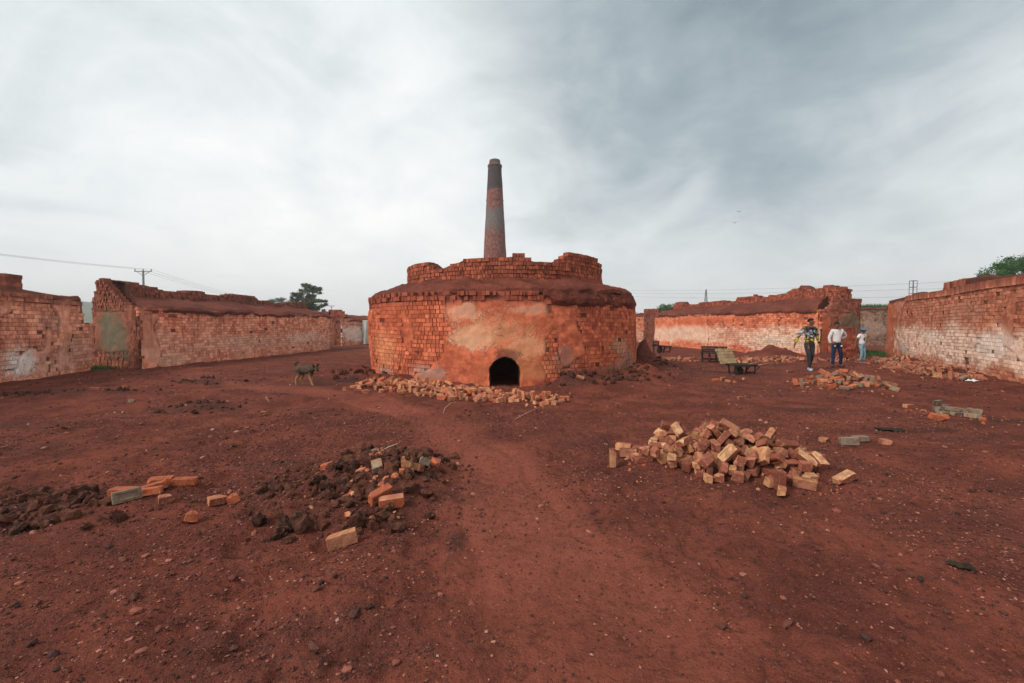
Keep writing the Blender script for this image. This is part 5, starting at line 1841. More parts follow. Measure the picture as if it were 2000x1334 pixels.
    for sd in 'lr':
        hp, kn, an = J['hip_' + sd][0], J['kn_' + sd][0], J['an_' + sd][0]
        T['h' + sd] = (hp + Vector((0, 0, -0.06 * k)), 0.098 * k * leg_w); T['k' + sd] = (kn, 0.068 * k * leg_w)
        T['a' + sd] = (an + (kn - an) * leg_end, 0.055 * k * leg_w)
        TE += [('seat', 'h' + sd), ('h' + sd, 'k' + sd), ('k' + sd, 'a' + sd)]
    part('trousers', skin_mesh('trousers', T, TE, 'seat'), t, leg_mat)
    for sd in 'lr':
        an, toe = J['an_' + sd][0], J['toe_' + sd][0]
        d = (toe - an); d.z = 0; d.normalize()
        heel = Vector((an.x, an.y, 0.045 * k)) - d * 0.05 * k
        m = skin_mesh('shoe', {'a': (heel, 0.045 * k), 'b': (Vector((an.x, an.y, 0.05 * k)) + d * 0.05 * k, (0.048 * k, 0.05 * k)), 'c': (Vector((toe.x, toe.y, 0.036 * k)), (0.046 * k, 0.036 * k)), 'd': (Vector((toe.x, toe.y, 0.03 * k)) + d * 0.04 * k, 0.03 * k)}, [('a', 'b'), ('b', 'c'), ('c', 'd')], 'b')
        part('shoe', m, t, shoe_mat)
    hcS = S(hc)
    R = hd
    if hat is None:
        hm = ellipsoid('hair', hcS + (nz * -0.012 + Vector((0, 0, 0.035))) * k, (0.089 * k, 0.104 * k, 0.098 * k), keep=lambda c: c.z > 0.12 or (c.y > 0.05 and c.z > -0.55), rot=R)
        for v in hm.vertices:
            v.co += Vector([random.gauss(0, 0.004) for _ in range(3)])
        part('hair', hm, t, M['hair'])
    else:
        hat(t, hcS, R, k, nz)
    for sg in (-1, 1):
        part('eye', ellipsoid('eye', hcS + (nz * 0.082 + rt * sg * 0.03 + Vector((0, 0, 0.012))) * k, (0.011 * k,) * 3, 8, 6), t, M['eye'])
        part('ear', ellipsoid('ear', hcS + (rt * sg * 0.08 + Vector((0, 0, -0.005))) * k, (0.012 * k, 0.02 * k, 0.03 * k), 8, 6, rot=R), t, M['skin'])
    part('mouth', ellipsoid('mouth', hcS + (nz * 0.079 + Vector((0, 0, -0.055))) * k, (0.022 * k, 0.008 * k, 0.007 * k), 8, 6, rot=R), t, flat_mat('lip', (0.13, 0.05, 0.04), 0.6, 0, 5, 0))
    if extra:
        extra(t, k)
    return t


def printed_shirt():
    k = Mat('printed_shirt', 0.8)
    v = k.obj()
    x, y, z = k.sep(v)
    n = k.noise(v, 11, 3, 0.6, 1.2)
    n2 = k.noise(k.scaled(v, (16, 16, 5)), 1.0, 3, 0.5, 1.5)
    c = k.mix(k.rng(n, 0.5, 0.53), (0.012, 0.013, 0.018), (0.03, 0.032, 0.045))
    c = k.mix(k.math('MULTIPLY', k.rng(n2, 0.54, 0.58), k.rng(k.math('ABSOLUTE', x), 0.14, 0.18)), c, (0.40, 0.28, 0.03))
    c = k.mix(k.math('MULTIPLY', k.rng(n, 0.5, 0.54), k.math('MULTIPLY', k.rng(z, 1.12, 1.18), k.rng(z, 1.42, 1.36))), c, (0.42, 0.43, 0.45))
    c = k.mix(k.math('MULTIPLY', k.rng(k.noise(v, 8, 3, 0.5, 1.0), 0.46, 0.5), k.math('MULTIPLY', k.rng(z, 0.95, 1.0), k.rng(z, 1.16, 1.1))), c, (0.48, 0.35, 0.03))
    c = k.mix(k.rng(k.math('ADD', z, k.math('MULTIPLY', n, 0.06)), 0.98, 0.94), c, (0.46, 0.36, 0.10))
    return k.done(c)


M['white_cloth'] = flat_mat('white_cloth', (0.62, 0.60, 0.60), 0.9, 0.06, 6, 0.5, 0.03)
M['black_cloth'] = flat_mat('charcoal_cloth', (0.032, 0.034, 0.036), 0.9, 0.2, 9, 0.4, 0.02)
M['navy'] = flat_mat('navy_denim', (0.014, 0.021, 0.052), 0.9, 0.3, 9, 0.4, 0.02)
M['denim'] = flat_mat('faded_denim', (0.16, 0.25, 0.30), 0.9, 0.25, 9, 0.4, 0.02)
M['shoe_blue'] = flat_mat('pale_shoe', (0.36, 0.42, 0.48), 0.7, 0.1, 9, 0.1)
M['shoe_dark'] = flat_mat('dark_shoe', (0.04, 0.03, 0.028), 0.7, 0.1, 9, 0.1)
M['shoe_grey'] = flat_mat('dusty_shoe', (0.16, 0.13, 0.12), 0.8, 0.1, 9, 0.1)
M['cap_blue'] = flat_mat('blue_cap', (0.045, 0.16, 0.36), 0.85, 0.15, 9, 0.2)
M['yellow'] = flat_mat('yellow_print', (0.55, 0.42, 0.08), 0.8, 0.1, 9, 0)
M['black_print'] = flat_mat('dark_print', (0.06, 0.045, 0.05), 0.8, 0.1, 9, 0)

W1 = dict(elbow_l=(-0.33, 0.05, 1.16), wrist_l=(-0.44, 0.0, 0.92), elbow_r=(0.26, 0.05, 1.13), wrist_r=(0.285, -0.05, 0.88),
          knee_l=(-0.07, -0.14, 0.50), ankle_l=(-0.06, -0.16, 0.085), toe_l=(-0.08, -0.30, 0.035), knee_r=(0.075, -0.02, 0.49), ankle_r=(0.07, 0.14, 0.10), toe_r=(0.10, 0.01, 0.04), head=(0.03, -0.02, 1.62))
person('young man in black and yellow patterned shirt and charcoal trousers walking beside brick rubble', 10.2, 15.59, -0.12, 1.80, W1, printed_shirt(), M['black_cloth'], M['shoe_blue'], 'long', 0.95, 1.1, 0.91)


def jeans_patches(t, k):
    for sg, mt in ((-1, M['yellow']), (1, M['white_cloth'])):
        part('patch', ellipsoid('patch', Vector((sg * 0.12, -0.095, 0.83)) * k, (0.035 * k, 0.012 * k, 0.035 * k), 12, 6), t, mt)


W2 = dict(elbow_l=(-0.245, 0.07, 1.13), wrist_l=(-0.20, 0.06, 0.90), elbow_r=(0.40, 0.09, 1.22), wrist_r=(0.27, 0.16, 1.06),
          knee_l=(-0.14, -0.04, 0.49), ankle_l=(-0.19, -0.08, 0.085), toe_l=(-0.24, -0.21, 0.035), knee_r=(0.15, -0.03, 0.49), ankle_r=(0.19, 0.06, 0.085), toe_r=(0.22, -0.07, 0.035), head=(-0.02, -0.02, 1.62))
person('young man in a white long-sleeved top and dark blue jeans, one elbow out', 12.07, 16.9, -0.05, 1.70, W2, M['white_cloth'], M['navy'], M['shoe_dark'], 'long', -0.25, 1.05, 0.92, extra=jeans_patches)


def cap_hat(t, c, R, k, nz):
    part('cap', ellipsoid('cap', c + Vector((0, 0, 0.03)) * k, (0.095 * k, 0.108 * k, 0.10 * k), keep=lambda q: q.z > -0.02, rot=R), t, M['cap_blue'])
    part('cap_peak', ellipsoid('cap_peak', c + (nz * 0.13 + Vector((0, 0, 0.045))) * k, (0.085 * k, 0.095 * k, 0.012 * k), rot=R), t, M['cap_blue'])
    part('hair', ellipsoid('hair', c + (nz * -0.02 + Vector((0, 0, 0.0))) * k, (0.086 * k, 0.094 * k, 0.085 * k), keep=lambda q: q.y > 0.1 and q.z > -0.6, rot=R), t, M['hair'])


def tee_print(t, k):
    part('shirt_print', ellipsoid('shirt_print', Vector((0.02, -0.118, 1.21)) * k, (0.085 * k, 0.022 * k, 0.09 * k), 16, 8), t, M['black_print'])
    part('shirt_print', ellipsoid('shirt_print', Vector((0.03, -0.134, 1.20)) * k, (0.04 * k, 0.016 * k, 0.055 * k), 12, 8), t, M['yellow'])


W3 = dict(elbow_l=(-0.31, 0.05, 1.16), wrist_l=(-0.41, 0.04, 0.93), elbow_r=(0.25, 0.06, 1.13), wrist_r=(0.22, 0.10, 0.89),
          knee_l=(-0.08, -0.08, 0.50), ankle_l=(-0.09, 0.02, 0.085), toe_l=(-0.10, -0.12, 0.035), knee_r=(0.08, -0.06, 0.49), ankle_r=(0.07, -0.06, 0.085), toe_r=(0.09, -0.20, 0.035), head=(0.03, -0.03, 1.62))
person('boy in a blue peaked cap, white printed tee shirt and faded jeans', 14.2, 18.44, 0.25, 1.43, W3, M['white_cloth'], M['denim'], M['shoe_grey'], 'short', 1.15, 1.15, 0.90, 0.12, cap_hat, tee_print, 1.08, 1.05)


def dog():
    k = Mat('dog_coat', 0.9)
    v = k.obj()
    x, y, z = k.sep(v)
    n = k.noise(v, 14, 4, 0.6)
    zz = k.math('ADD', z, k.math('MULTIPLY', k.math('SUBTRACT', n, 0.5), 0.09))
    c = k.mix(k.rng(zz, 0.20, 0.34), (0.34, 0.19, 0.10), (0.065, 0.046, 0.033))
    c = k.mix(k.rng(n, 0.45, 0.65, 0, 0.6), c, (0.13, 0.095, 0.06))
    c = k.mix(k.rng(zz, 0.07, 0.02, 0, 0.5), c, (0.45, 0.35, 0.25))
    c = k.mix(k.rng(x, 0.37, 0.41), c, (0.02, 0.016, 0.014))
    mat = k.done(c, k.bump(k.noise(k.scaled(v, (40, 120, 120)), 1.0, 2), 0.5, 0.01))
    t = thing('dog', 'brown and tan dog with curled tail walking across the red yard', 'dog', (-5.33, 11.75, gz(-5.33, 11.75)))
    J = {'rump': ((-0.235, 0, 0.43), (0.085, 0.10)), 'loin': ((-0.12, 0, 0.425), (0.09, 0.105)), 'rib': ((0.02, 0, 0.41), (0.10, 0.125)), 'chest': ((0.14, 0, 0.40), (0.095, 0.125)),
         'neck': ((0.235, -0.02, 0.45), 0.082), 'skull': ((0.315, -0.045, 0.465), 0.068), 'brow': ((0.355, -0.06, 0.445), 0.045), 'muzzle': ((0.40, -0.085, 0.415), 0.037), 'nose': ((0.435, -0.10, 0.40), 0.022),
         'tail1': ((-0.30, 0, 0.475), 0.034), 'tail2': ((-0.335, 0, 0.55), 0.034), 'tail3': ((-0.30, 0, 0.615), 0.036), 'tail4': ((-0.24, 0, 0.625), 0.03), 'tail5': ((-0.205, 0, 0.59), 0.016),
         'fs1': ((0.16, -0.055, 0.35), 0.05), 'fe1': ((0.145, -0.062, 0.25), 0.042), 'fw1': ((0.195, -0.062, 0.125), 0.030), 'fp1': ((0.225, -0.062, 0.03), 0.030), 'ft1': ((0.262, -0.062, 0.018), 0.018),
         'fs2': ((0.13, 0.055, 0.35), 0.048), 'fe2': ((0.115, 0.06, 0.25), 0.032), 'fw2': ((0.135, 0.06, 0.13), 0.029), 'fp2': ((0.115, 0.06, 0.035), 0.022), 'ft2': ((0.15, 0.06, 0.02), 0.018),
         'hh1': ((-0.215, -0.05, 0.38), 0.07), 'hk1': ((-0.165, -0.058, 0.265), 0.056), 'hc1': ((-0.265, -0.058, 0.165), 0.030), 'hp1': ((-0.275, -0.058, 0.035), 0.028), 'ht1': ((-0.238, -0.058, 0.018), 0.018),
         'hh2': ((-0.20, 0.05, 0.38), 0.068), 'hk2': ((-0.12, 0.058, 0.265), 0.043), 'hc2': ((-0.20, 0.058, 0.16), 0.029), 'hp2': ((-0.165, 0.058, 0.035), 0.027), 'ht2': ((-0.125, 0.058, 0.018), 0.018)}
    E = [('rump', 'loin'), ('loin', 'rib'), ('rib', 'chest'), ('chest', 'neck'), ('neck', 'skull'), ('skull', 'brow'), ('brow', 'muzzle'), ('muzzle', 'nose'),
         ('rump', 'tail1'), ('tail1', 'tail2'), ('tail2', 'tail3'), ('tail3', 'tail4'), ('tail4', 'tail5')]
    for q in '12':
        E += [('chest', 'fs' + q), ('fs' + q, 'fe' + q), ('fe' + q, 'fw' + q), ('fw' + q, 'fp' + q), ('fp' + q, 'ft' + q), ('rump', 'hh' + q), ('hh' + q, 'hk' + q), ('hk' + q, 'hc' + q), ('hc' + q, 'hp' + q), ('hp' + q, 'ht' + q)]
    J = {n: (Vector(p), r) for n, (p, r) in J.items()}
    part('body', skin_mesh('dog_body', J, E, 'rib'), t, mat)
    dk = flat_mat('dog_ear', (0.03, 0.022, 0.018), 0.9, 0.2, 30, 0.2)
    for pts in ([(0.295, -0.085, 0.50), (0.285, -0.10, 0.545), (0.283, -0.108, 0.585)], [(0.335, -0.005, 0.505), (0.35, 0.005, 0.555), (0.385, 0.0, 0.578)]):
        bm = bmesh.new(); tube(bm, pts, [0.03, 0.022, 0.005], 8)
        part('ear', bm_mesh(bm, 'ear', True), t, dk)
    for s in (-0.098, -0.02):
        part('eye', ellipsoid('eye', (0.372, s, 0.468), (0.008,) * 3, 8, 6), t, M['eye'])
    t.rotation_euler = (0, 0, -0.22)
    t.scale = (0.98,) * 3


dog()


# ------------------------------------------------------------------ hand carts
M['old_metal'] = flat_mat('blackened_metal', (0.03, 0.026, 0.024), 0.6, 0.4, 9, 0.3, 0.006)
M['board'] = flat_mat('weathered_board', (0.30, 0.215, 0.125), 0.9, 0.3, 5, 0.5, 0.01)
M['pole_wood'] = flat_mat('pale_pole', (0.34, 0.17, 0.11), 0.85, 0.2, 12, 0.2)
M['rubber'] = flat_mat('rubber', (0.05, 0.042, 0.038), 0.8, 0.2, 12, 0.2)


def hand_cart(label, x, y, yaw, board=True, scale=1.0, tip=0.0):
    """a low barrow: planked deck on two legs and one wheel, two long handles, a tall end board"""
    z = gz(x, y)
    t = thing('hand_cart', label, 'hand cart', (x, y, z), 'hand carts of the yard')
    t.rotation_euler = (0, tip, yaw)
    t.scale = (scale,) * 3

    def bx_(name, items, mat, lab=None):
        bm = bmesh.new()
        for c, s, r in items:
            box(bm, c, s, Euler(r) if r else None)
        bmesh.ops.bevel(bm, geom=bm.edges[:], offset=0.004, segments=1, affect='EDGES', clamp_overlap=True)
        return part(name, bm_mesh(bm, name), t, mat, lab)
    for i in range(5):
        bx_('deck_plank', [((0, -0.24 + i * 0.12, 0.40 + random.uniform(-0.004, 0.004)), (0.86, 0.108, 0.03), None)], M['old_metal'])
    for sg in (-1, 1):
        bx_('side_rail', [((0.0, sg * 0.30, 0.40), (0.92, 0.045, 0.075), None)], M['old_metal'])
        bm = bmesh.new(); tube(bm, [(0.1, sg * 0.27, 0.36), (0.55, sg * 0.29, 0.42), (1.05, sg * 0.30, 0.53)], [0.02, 0.02, 0.017], 8)
        part('handle', bm_mesh(bm, 'handle', True), t, M['pole_wood'])
        bx_('leg', [((0.36, sg * 0.27, 0.19), (0.05, 0.05, 0.40), (0, 0.12, 0))], M['old_metal'])
        bx_('leg', [((-0.34, sg * 0.27, 0.19), (0.05, 0.05, 0.40), (0, -0.10, 0))], M['old_metal'])
        bx_('brace', [((0.44, sg * 0.27, 0.24), (0.03, 0.03, 0.34), (0, 0.75, 0))], M['old_metal'])
    bx_('cross_bar', [((0.38, 0, 0.10), (0.035, 0.54, 0.035), None)], M['old_metal'])
    bm = bmesh.new()
    bmesh.ops.create_cone(bm, cap_ends=True, segments=24, radius1=0.17, radius2=0.17, depth=0.06, matrix=Matrix.Translation((-0.12, 0, 0.17)) @ Matrix.Rotation(math.pi / 2, 4, 'X'))
    w = part('wheel', bm_mesh(bm, 'wheel'), t, M['old_metal'])
    ring = [(-0.12 + 0.17 * math.cos(a), 0, 0.17 + 0.17 * math.sin(a)) for a in np.linspace(0, 2 * math.pi, 25)]
    bm = bmesh.new(); tube(bm, ring, 0.035, 8, False)
    part('tyre', bm_mesh(bm, 'tyre', True), w, M['rubber'])
    bm = bmesh.new(); tube(bm, [(-0.12, -0.28, 0.17), (-0.12, 0.28, 0.17)], 0.015, 8)
    part('axle', bm_mesh(bm, 'axle'), t, M['old_metal'])
    if board:
        for i in range(5):
            h = 0.115
            zz = 0.46 + i * (h + 0.004)
            bx_('end_board', [((-0.30 - (zz - 0.42) * 0.28, 0.36 + (zz - 0.42) * 0.25, zz), (0.68 + 0.02 * random.uniform(-1, 1), 0.028, h), (-0.24, 0, random.gauss(0, 0.008)))], M['board'])
        for q in (-0.55, -0.05):
            bx_('board_batten', [((q - 0.06, 0.47, 0.68), (0.05, 0.03, 0.6), (-0.24, 0, 0))], M['old_metal'])
    else:
        for i in range(3):
            bx_('end_board', [((-0.43, 0, 0.47 + i * 0.085), (0.03, 0.60, 0.07), (0, 0.05, 0))], M['old_metal'])
        for sg in (-1, 1):
            bx_('corner_post', [((-0.43, sg * 0.27, 0.5), (0.045, 0.045, 0.34), None)], M['old_metal'])
    return t


hand_cart('wooden hand cart with a tall pale board standing at one end', 7.38, 14.6, 0.06, True, 0.84)
hand_cart('dark hand cart with slatted end and pale handles, wheel towards the path', 8.35, 19.2, 1.15, False, 1.05)
hand_cart('low dark hand cart parked farthest off by the foot of the orange wall', 8.8, 26.8, 0.3, False, 1.0, 0.1)
hand_cart('dark hand cart half hidden behind the pale-boarded one', 9.6, 20.6, 0.8, False, 0.9)


# ------------------------------------------------------------------ odds and ends on the ground
def crumpled(name, label, cat, x, y, sx, sy, h, mat, seed, yaw=0.0):
    n = 26
    u = np.linspace(-1, 1, n)
    U, V = np.meshgrid(u, u, indexing='ij')
    edge = 1 + 0.25 * vnoise(U * 1.7, V * 1.7, 0, seed)
    X, Y = U * sx * edge, V * sy * edge
    Z = h * (0.5 + 0.5 * fbm(U * 2.2, V * 2.2, 0, seed, 3)) * (1 - 0.55 * np.maximum(np.abs(U), np.abs(V)) ** 2) + 0.015
    c, s = math.cos(yaw), math.sin(yaw)
    W = np.stack([x + X * c - Y * s, y + X * s + Y * c, Z], -1)
    W[..., 2] += ground_h(W[..., 0], W[..., 1])
    m = mesh_grid(name, W)
    o = link(name, m, None, mat)
    tag(o, label, cat)
    sol = o.modifiers.new('thick', 'SOLIDIFY'); sol.thickness = 0.006
    return o


M['sack'] = flat_mat('yellow_sack', (0.34, 0.25, 0.09), 0.85, 0.35, 12, 0.5, 0.02)
M['paper'] = flat_mat('white_litter', (0.62, 0.6, 0.58), 0.8, 0.1, 9, 0.2)
M['rag'] = flat_mat('dark_rag', (0.032, 0.027, 0.018), 0.9, 0.3, 9, 0.3)
crumpled('cloth_bundle', 'crumpled yellowish sack lying on the mound at the kiln foot', 'sack', 4.32, 14.6, 0.24, 0.2, 0.26, M['sack'], 5, 0.3)
crumpled('litter', 'white scrap of plastic by the rubble under the white-banded wall', 'litter', 12.75, 12.55, 0.13, 0.09, 0.06, M['paper'], 8)
crumpled('litter', 'small white bag lying among the brown rubble', 'litter', 13.5, 15.6, 0.1, 0.08, 0.1, M['paper'], 9)
crumpled('litter', 'yellow scrap near the end of the rubble', 'litter', 12.85, 13.7, 0.16, 0.06, 0.05, M['sack'], 10)
crumpled('rag', 'flat dark rag on the red ground beside the grey bricks', 'rag', 5.62, 6.75, 0.17, 0.1, 0.04, M['rag'], 12)
crumpled('rag', 'small black scrap lying alone on the open foreground soil', 'rag', 2.95, 2.93, 0.07, 0.035, 0.03, M['rag'], 13, -0.3)
M['straw'] = flat_mat('straw', (0.42, 0.31, 0.2), 0.9, 0.1, 9, 0)


def stick(label, pts, r):
    bm = bmesh.new()
    P = [Vector((x, y, gz(x, y) + z)) for x, y, z in pts]
    tube(bm, P, r, 6)
    o = link('stick', bm_mesh(bm, 'stick', True), None, M['straw'])
    tag(o, label, 'stick')


stick('thin pale twig bent upwards from the path before the kiln heap', [(-1.25, 8.2, 0.0), (-1.22, 8.25, 0.09), (-1.12, 8.3, 0.16), (-1.02, 8.3, 0.19)], 0.0045)
stick('straight straw stalk lying under the last bricks of the kiln heap', [(0.05, 7.6, 0.01), (0.3, 8.1, 0.05), (0.5, 8.5, 0.06)], 0.004)
stick('long dry stem lying on the ground in front of the dog', [(-5.2, 9.6, 0.02), (-5.0, 9.2, 0.04), (-4.75, 8.85, 0.02)], 0.004)
stick('grey splinter of wood lying across the black clinker heap', [(-1.45, 4.75, 0.06), (-1.33, 4.85, 0.10), (-1.24, 4.9, 0.13)], 0.006)


def tarp():
    k = Mat('grey_sheet', 0.85)
    v = k.pos()
    c = k.mix(k.noise(v, 1.5, 3), (0.30, 0.30, 0.28), (0.46, 0.46, 0.44))
    mat = k.done(c)
    n, mrows = 60, 30
    s = np.linspace(0, 1, n); tt = np.linspace(0, 1, mrows)
    S, T = np.meshgrid(s, tt, indexing='ij')
    X = -12.35 + 1.7 * S + 0.16 * T * (1 - S)
    Y = 37.6 + 0.35 * S - 0.45 * T + 0.10 * np.sin(S * 26 + T * 1.5) * (0.3 + T)
    Z = (1.95 - 0.1 * S + 0.06 * np.sin(S * 9)) * (1 - T) + 0.02
    m = mesh_grid('sheet', np.stack([X, Y, Z], -1))
    o = link('tarpaulin', m, None, mat)
    tag(o, 'grey sheet hung in folds from the end of the far wall beside the kiln', 'tarpaulin')
    o.modifiers.new('thick', 'SOLIDIFY').thickness = 0.012


tarp()


# ------------------------------------------------------------------ trees, grass, hill
def leaf_mat(name, a, b):
    k = Mat(name, 0.7)
    r = k.attr('rnd').outputs['Fac']
    c = k.mix(r, a, b)
    tr = k.n.new('ShaderNodeBsdfTranslucent')
    k.l.new(c, tr.inputs[0])
    mx = k.n.new('ShaderNodeMixShader'); mx.inputs[0].default_value = 0.25
    k.put(k.b.inputs['Base Color'], c)
    k.l.new(k.b.outputs[0], mx.inputs[1]); k.l.new(tr.outputs[0], mx.inputs[2])
    k.l.new(mx.outputs[0], k.n['Material Output'].inputs[0])
    return k.m


M['leaf'] = leaf_mat('leaf', (0.045, 0.085, 0.045), (0.12, 0.175, 0.085))  # lightened grey-green: distance haze is put into the leaf colour
M['leaf2'] = leaf_mat('acacia_leaf', (0.020, 0.075, 0.022), (0.075, 0.17, 0.045))
M['bark'] = flat_mat('bark', (0.06, 0.045, 0.035), 0.95, 0.3, 6, 0.6, 0.05)
LEAF_V = np.array([(-0.5, 0, 0), (0, -0.24, 0.04), (0.5, 0, 0), (0, 0.24, 0.04)])
LEAF_F = np.array([(0, 1, 2), (0, 2, 3)])


def tree(label, x, y, trunk_h, lobes, n_leaf, size, mat, lean=0.0, group='trees round the yard', name='tree'):
    """lobes: (dx, dy, z, r, flat) clumps of the crown; limbs run from the trunk to each"""
    z = gz(x, y) if abs(x) < 40 and y < 55 else 0.0
    t = thing(name, label, 'tree', (x, y, z - 0.1), group)
    bm = bmesh.new()
    top = Vector((lean, 0, trunk_h))
    r0 = trunk_h * 0.035 + 0.05
    tube(bm, [(0, 0, -0.2), (lean * 0.3, 0.03, trunk_h * 0.35), (lean * 0.7, -0.04, trunk_h * 0.7), top], [r0 * 1.3, r0, r0 * 0.85, r0 * 0.65], 9)
    for dx, dy, lz, r, fl in lobes:
        e = Vector((dx, dy, lz))
        mid = top.lerp(e, 0.5) + Vector((0, 0, -0.12 * (e - top).length + random.uniform(0, 0.2)))
        tube(bm, [top - Vector((0, 0, 0.1)), mid, e], [r0 * 0.45, r0 * 0.3, r0 * 0.1], 6)
        for _ in range(5):
            q = e + Vector((random.gauss(0, r * 0.6), random.gauss(0, r * 0.6), random.gauss(0, r * 0.4 * fl)))
            tube(bm, [mid.lerp(e, random.uniform(0.3, 0.9)), q], [r0 * 0.14, r0 * 0.04], 5)
    o = bm_mesh(bm, 'trunk', True)
    part('trunk', o, t, M['bark'])
    # sprays of leaves gathered on many small clumps inside each lobe
    cents = []
    wts = np.array([l[3] ** 2 for l in lobes]); wts = wts / wts.sum()
    for (dx, dy, lz, r, fl), w in zip(lobes, wts):
        for _ in range(max(10, int(150 * w))):
            d = RNG.normal(0, 1, 3); d /= np.linalg.norm(d)
            rr = r * RNG.uniform(0.35, 1.0)
            cents.append((dx + d[0] * rr, dy + d[1] * rr, lz + d[2] * rr * fl, r * RNG.uniform(0.16, 0.34)))
    cents = np.array(cents)
    pick = RNG.integers(0, len(cents), n_leaf)
    c = cents[pick]
    d = RNG.normal(0, 0.55, (n_leaf, 3))
    P = c[:, :3] + d * c[:, 3:4] * np.array([1, 1, 0.6])
    A = np.zeros((n_leaf, 4, 4)); A[:, 3, 3] = 1
    q = RNG.normal(0, 1, (n_leaf, 3)); q[:, 2] *= 0.6; q /= np.linalg.norm(q, axis=1)[:, None]
    u = np.cross(q, RNG.normal(0, 1, (n_leaf, 3))); u /= np.linalg.norm(u, axis=1)[:, None]
    w = np.cross(q, u)
    sz = size * RNG.uniform(0.6, 1.4, n_leaf)[:, None]
    A[:, :3, 0] = q * sz; A[:, :3, 1] = u * sz; A[:, :3, 2] = w * sz; A[:, :3, 3] = P
    tone = RNG.uniform(0, 1, len(cents))[pick] * 0.6 + RNG.uniform(0, 0.4, n_leaf)
    m = multi('crown', LEAF_V, LEAF_F, A, {'rnd': tone})
    part('crown', m, t, mat)


tree('tall hazy tree with a domed leafy crown behind the long streaked wall', -27.0, 60, 3.6, [(0.4, 0, 6.5, 1.1, 0.85), (1.3, 0.3, 6.0, 1.0, 0.8), (-1.4, 0, 5.3, 1.1, 0.8), (-0.2, 0.4, 5.2, 1.3, 0.8), (1.6, 0, 4.6, 1.1, 0.8), (0.9, 0, 3.6, 1.3, 0.9), (-1.3, 0, 4.1, 1.2, 0.9), (0.2, -0.3, 4.4, 1.2, 0.8)], 20000, 0.19, M['leaf'], 0.2)
tree('small rounded treetop just showing over the long streaked wall', -42.5, 70, 4.4, [(-0.6, 0, 6.1, 0.9, 0.5), (0.6, 0, 5.7, 1.0, 0.5), (0.1, 0, 5.2, 1.2, 0.6)], 5000, 0.15, M['leaf'])
tree('flat-topped hazy tree between the rounded treetop and the tall tree', -46.5, 90, 4.5, [(-0.9, 0, 6.4, 1.1, 0.4), (0.8, 0, 6.7, 1.2, 0.4), (1.6, 0, 5.8, 0.9, 0.5), (0, 0, 5.4, 1.5, 0.5)], 5500, 0.17, M['leaf'])
tree('wide green acacia rising behind the white-banded wall', 34.9, 31, 3.2, [(-2.1, 0, 4.9, 1.1, 0.35), (-1.0, 0, 5.5, 1.3, 0.35), (0.3, 0.5, 5.95, 1.5, 0.3), (2.0, 0, 5.6, 1.6, 0.4), (-0.8, 0.5, 4.3, 1.5, 0.5), (1.4, -0.3, 4.2, 1.8, 0.5)], 16000, 0.14, M['leaf2'])
tree('green bush showing over the end of the long orange wall', 20.2, 62, 2.2, [(-0.6, 0, 3.4, 1.0, 0.7), (0.5, 0, 3.8, 1.1, 0.7), (0.1, 0, 2.6, 1.3, 0.8)], 5000, 0.14, M['leaf2'])
tree('grey-green tree behind the bush past the orange wall', 27.5, 80, 3.0, [(0, 0, 4.7, 1.3, 0.6), (1.0, 0, 4.2, 1.2, 0.6)], 4000, 0.15, M['leaf'])
tree('low green bush beside the right flank of the kiln', 15.6, 58, 1.6, [(-0.4, 0, 2.9, 0.9, 0.6), (0.5, 0, 2.5, 0.8, 0.6)], 2500, 0.13, M['leaf2'])


def grass(label, pts, n, h, spread):
    k_ = M['leaf2']
    pts = np.array(pts)
    i = RNG.uniform(0, len(pts) - 1.001, n)
    a = pts[i.astype(int)]; b = pts[i.astype(int) + 1]
    p = a + (b - a) * (i % 1)[:, None]
    x = p[:, 0] + RNG.normal(0, spread, n); y = p[:, 1] + RNG.normal(0, spread, n); z = p[:, 2]
    V = np.array([(-0.5, 0, 0), (0.5, 0, 0), (0.35, 0.12, 0.6), (0, 0.35, 1.0), (-0.35, 0.12, 0.6)])
    F = np.array([(0, 1, 2), (0, 2, 4), (4, 2, 3)])
    A = np.zeros((n, 4, 4)); A[:, 3, 3] = 1
    an = RNG.uniform(0, 6.28, n); hh = h * RNG.uniform(0.4, 1.2, n)
    A[:, 0, 0] = np.cos(an) * 0.018; A[:, 1, 0] = np.sin(an) * 0.018
    A[:, 0, 1] = -np.sin(an) * hh; A[:, 1, 1] = np.cos(an) * hh
    A[:, 2, 2] = hh; A[:, 0, 3] = x; A[:, 1, 3] = y; A[:, 2, 3] = z
    o = link('grass', multi('grass', V, F, A, {'rnd': RNG.uniform(0, 1, n)}), None, k_)
    tag(o, label, 'grass', None, 'stuff')


grass('green grass growing along the top of the old brown wall', [(23.5, 37.9, 3.0), (29.3, 36.7, 3.0), (37, 37.5, 3.0)], 5000, 0.32, 0.25)
grass('green weeds at the shaded corner between the two left walls', [(-15.6, 16.6, 0.0), (-14.4, 16.3, 0.0)], 500, 0.16, 0.16)
grass('patch of green weeds behind the boy', [(17.6, 23.0, 0.05), (20.0, 25.2, 0.05)], 1600, 0.2, 0.5)


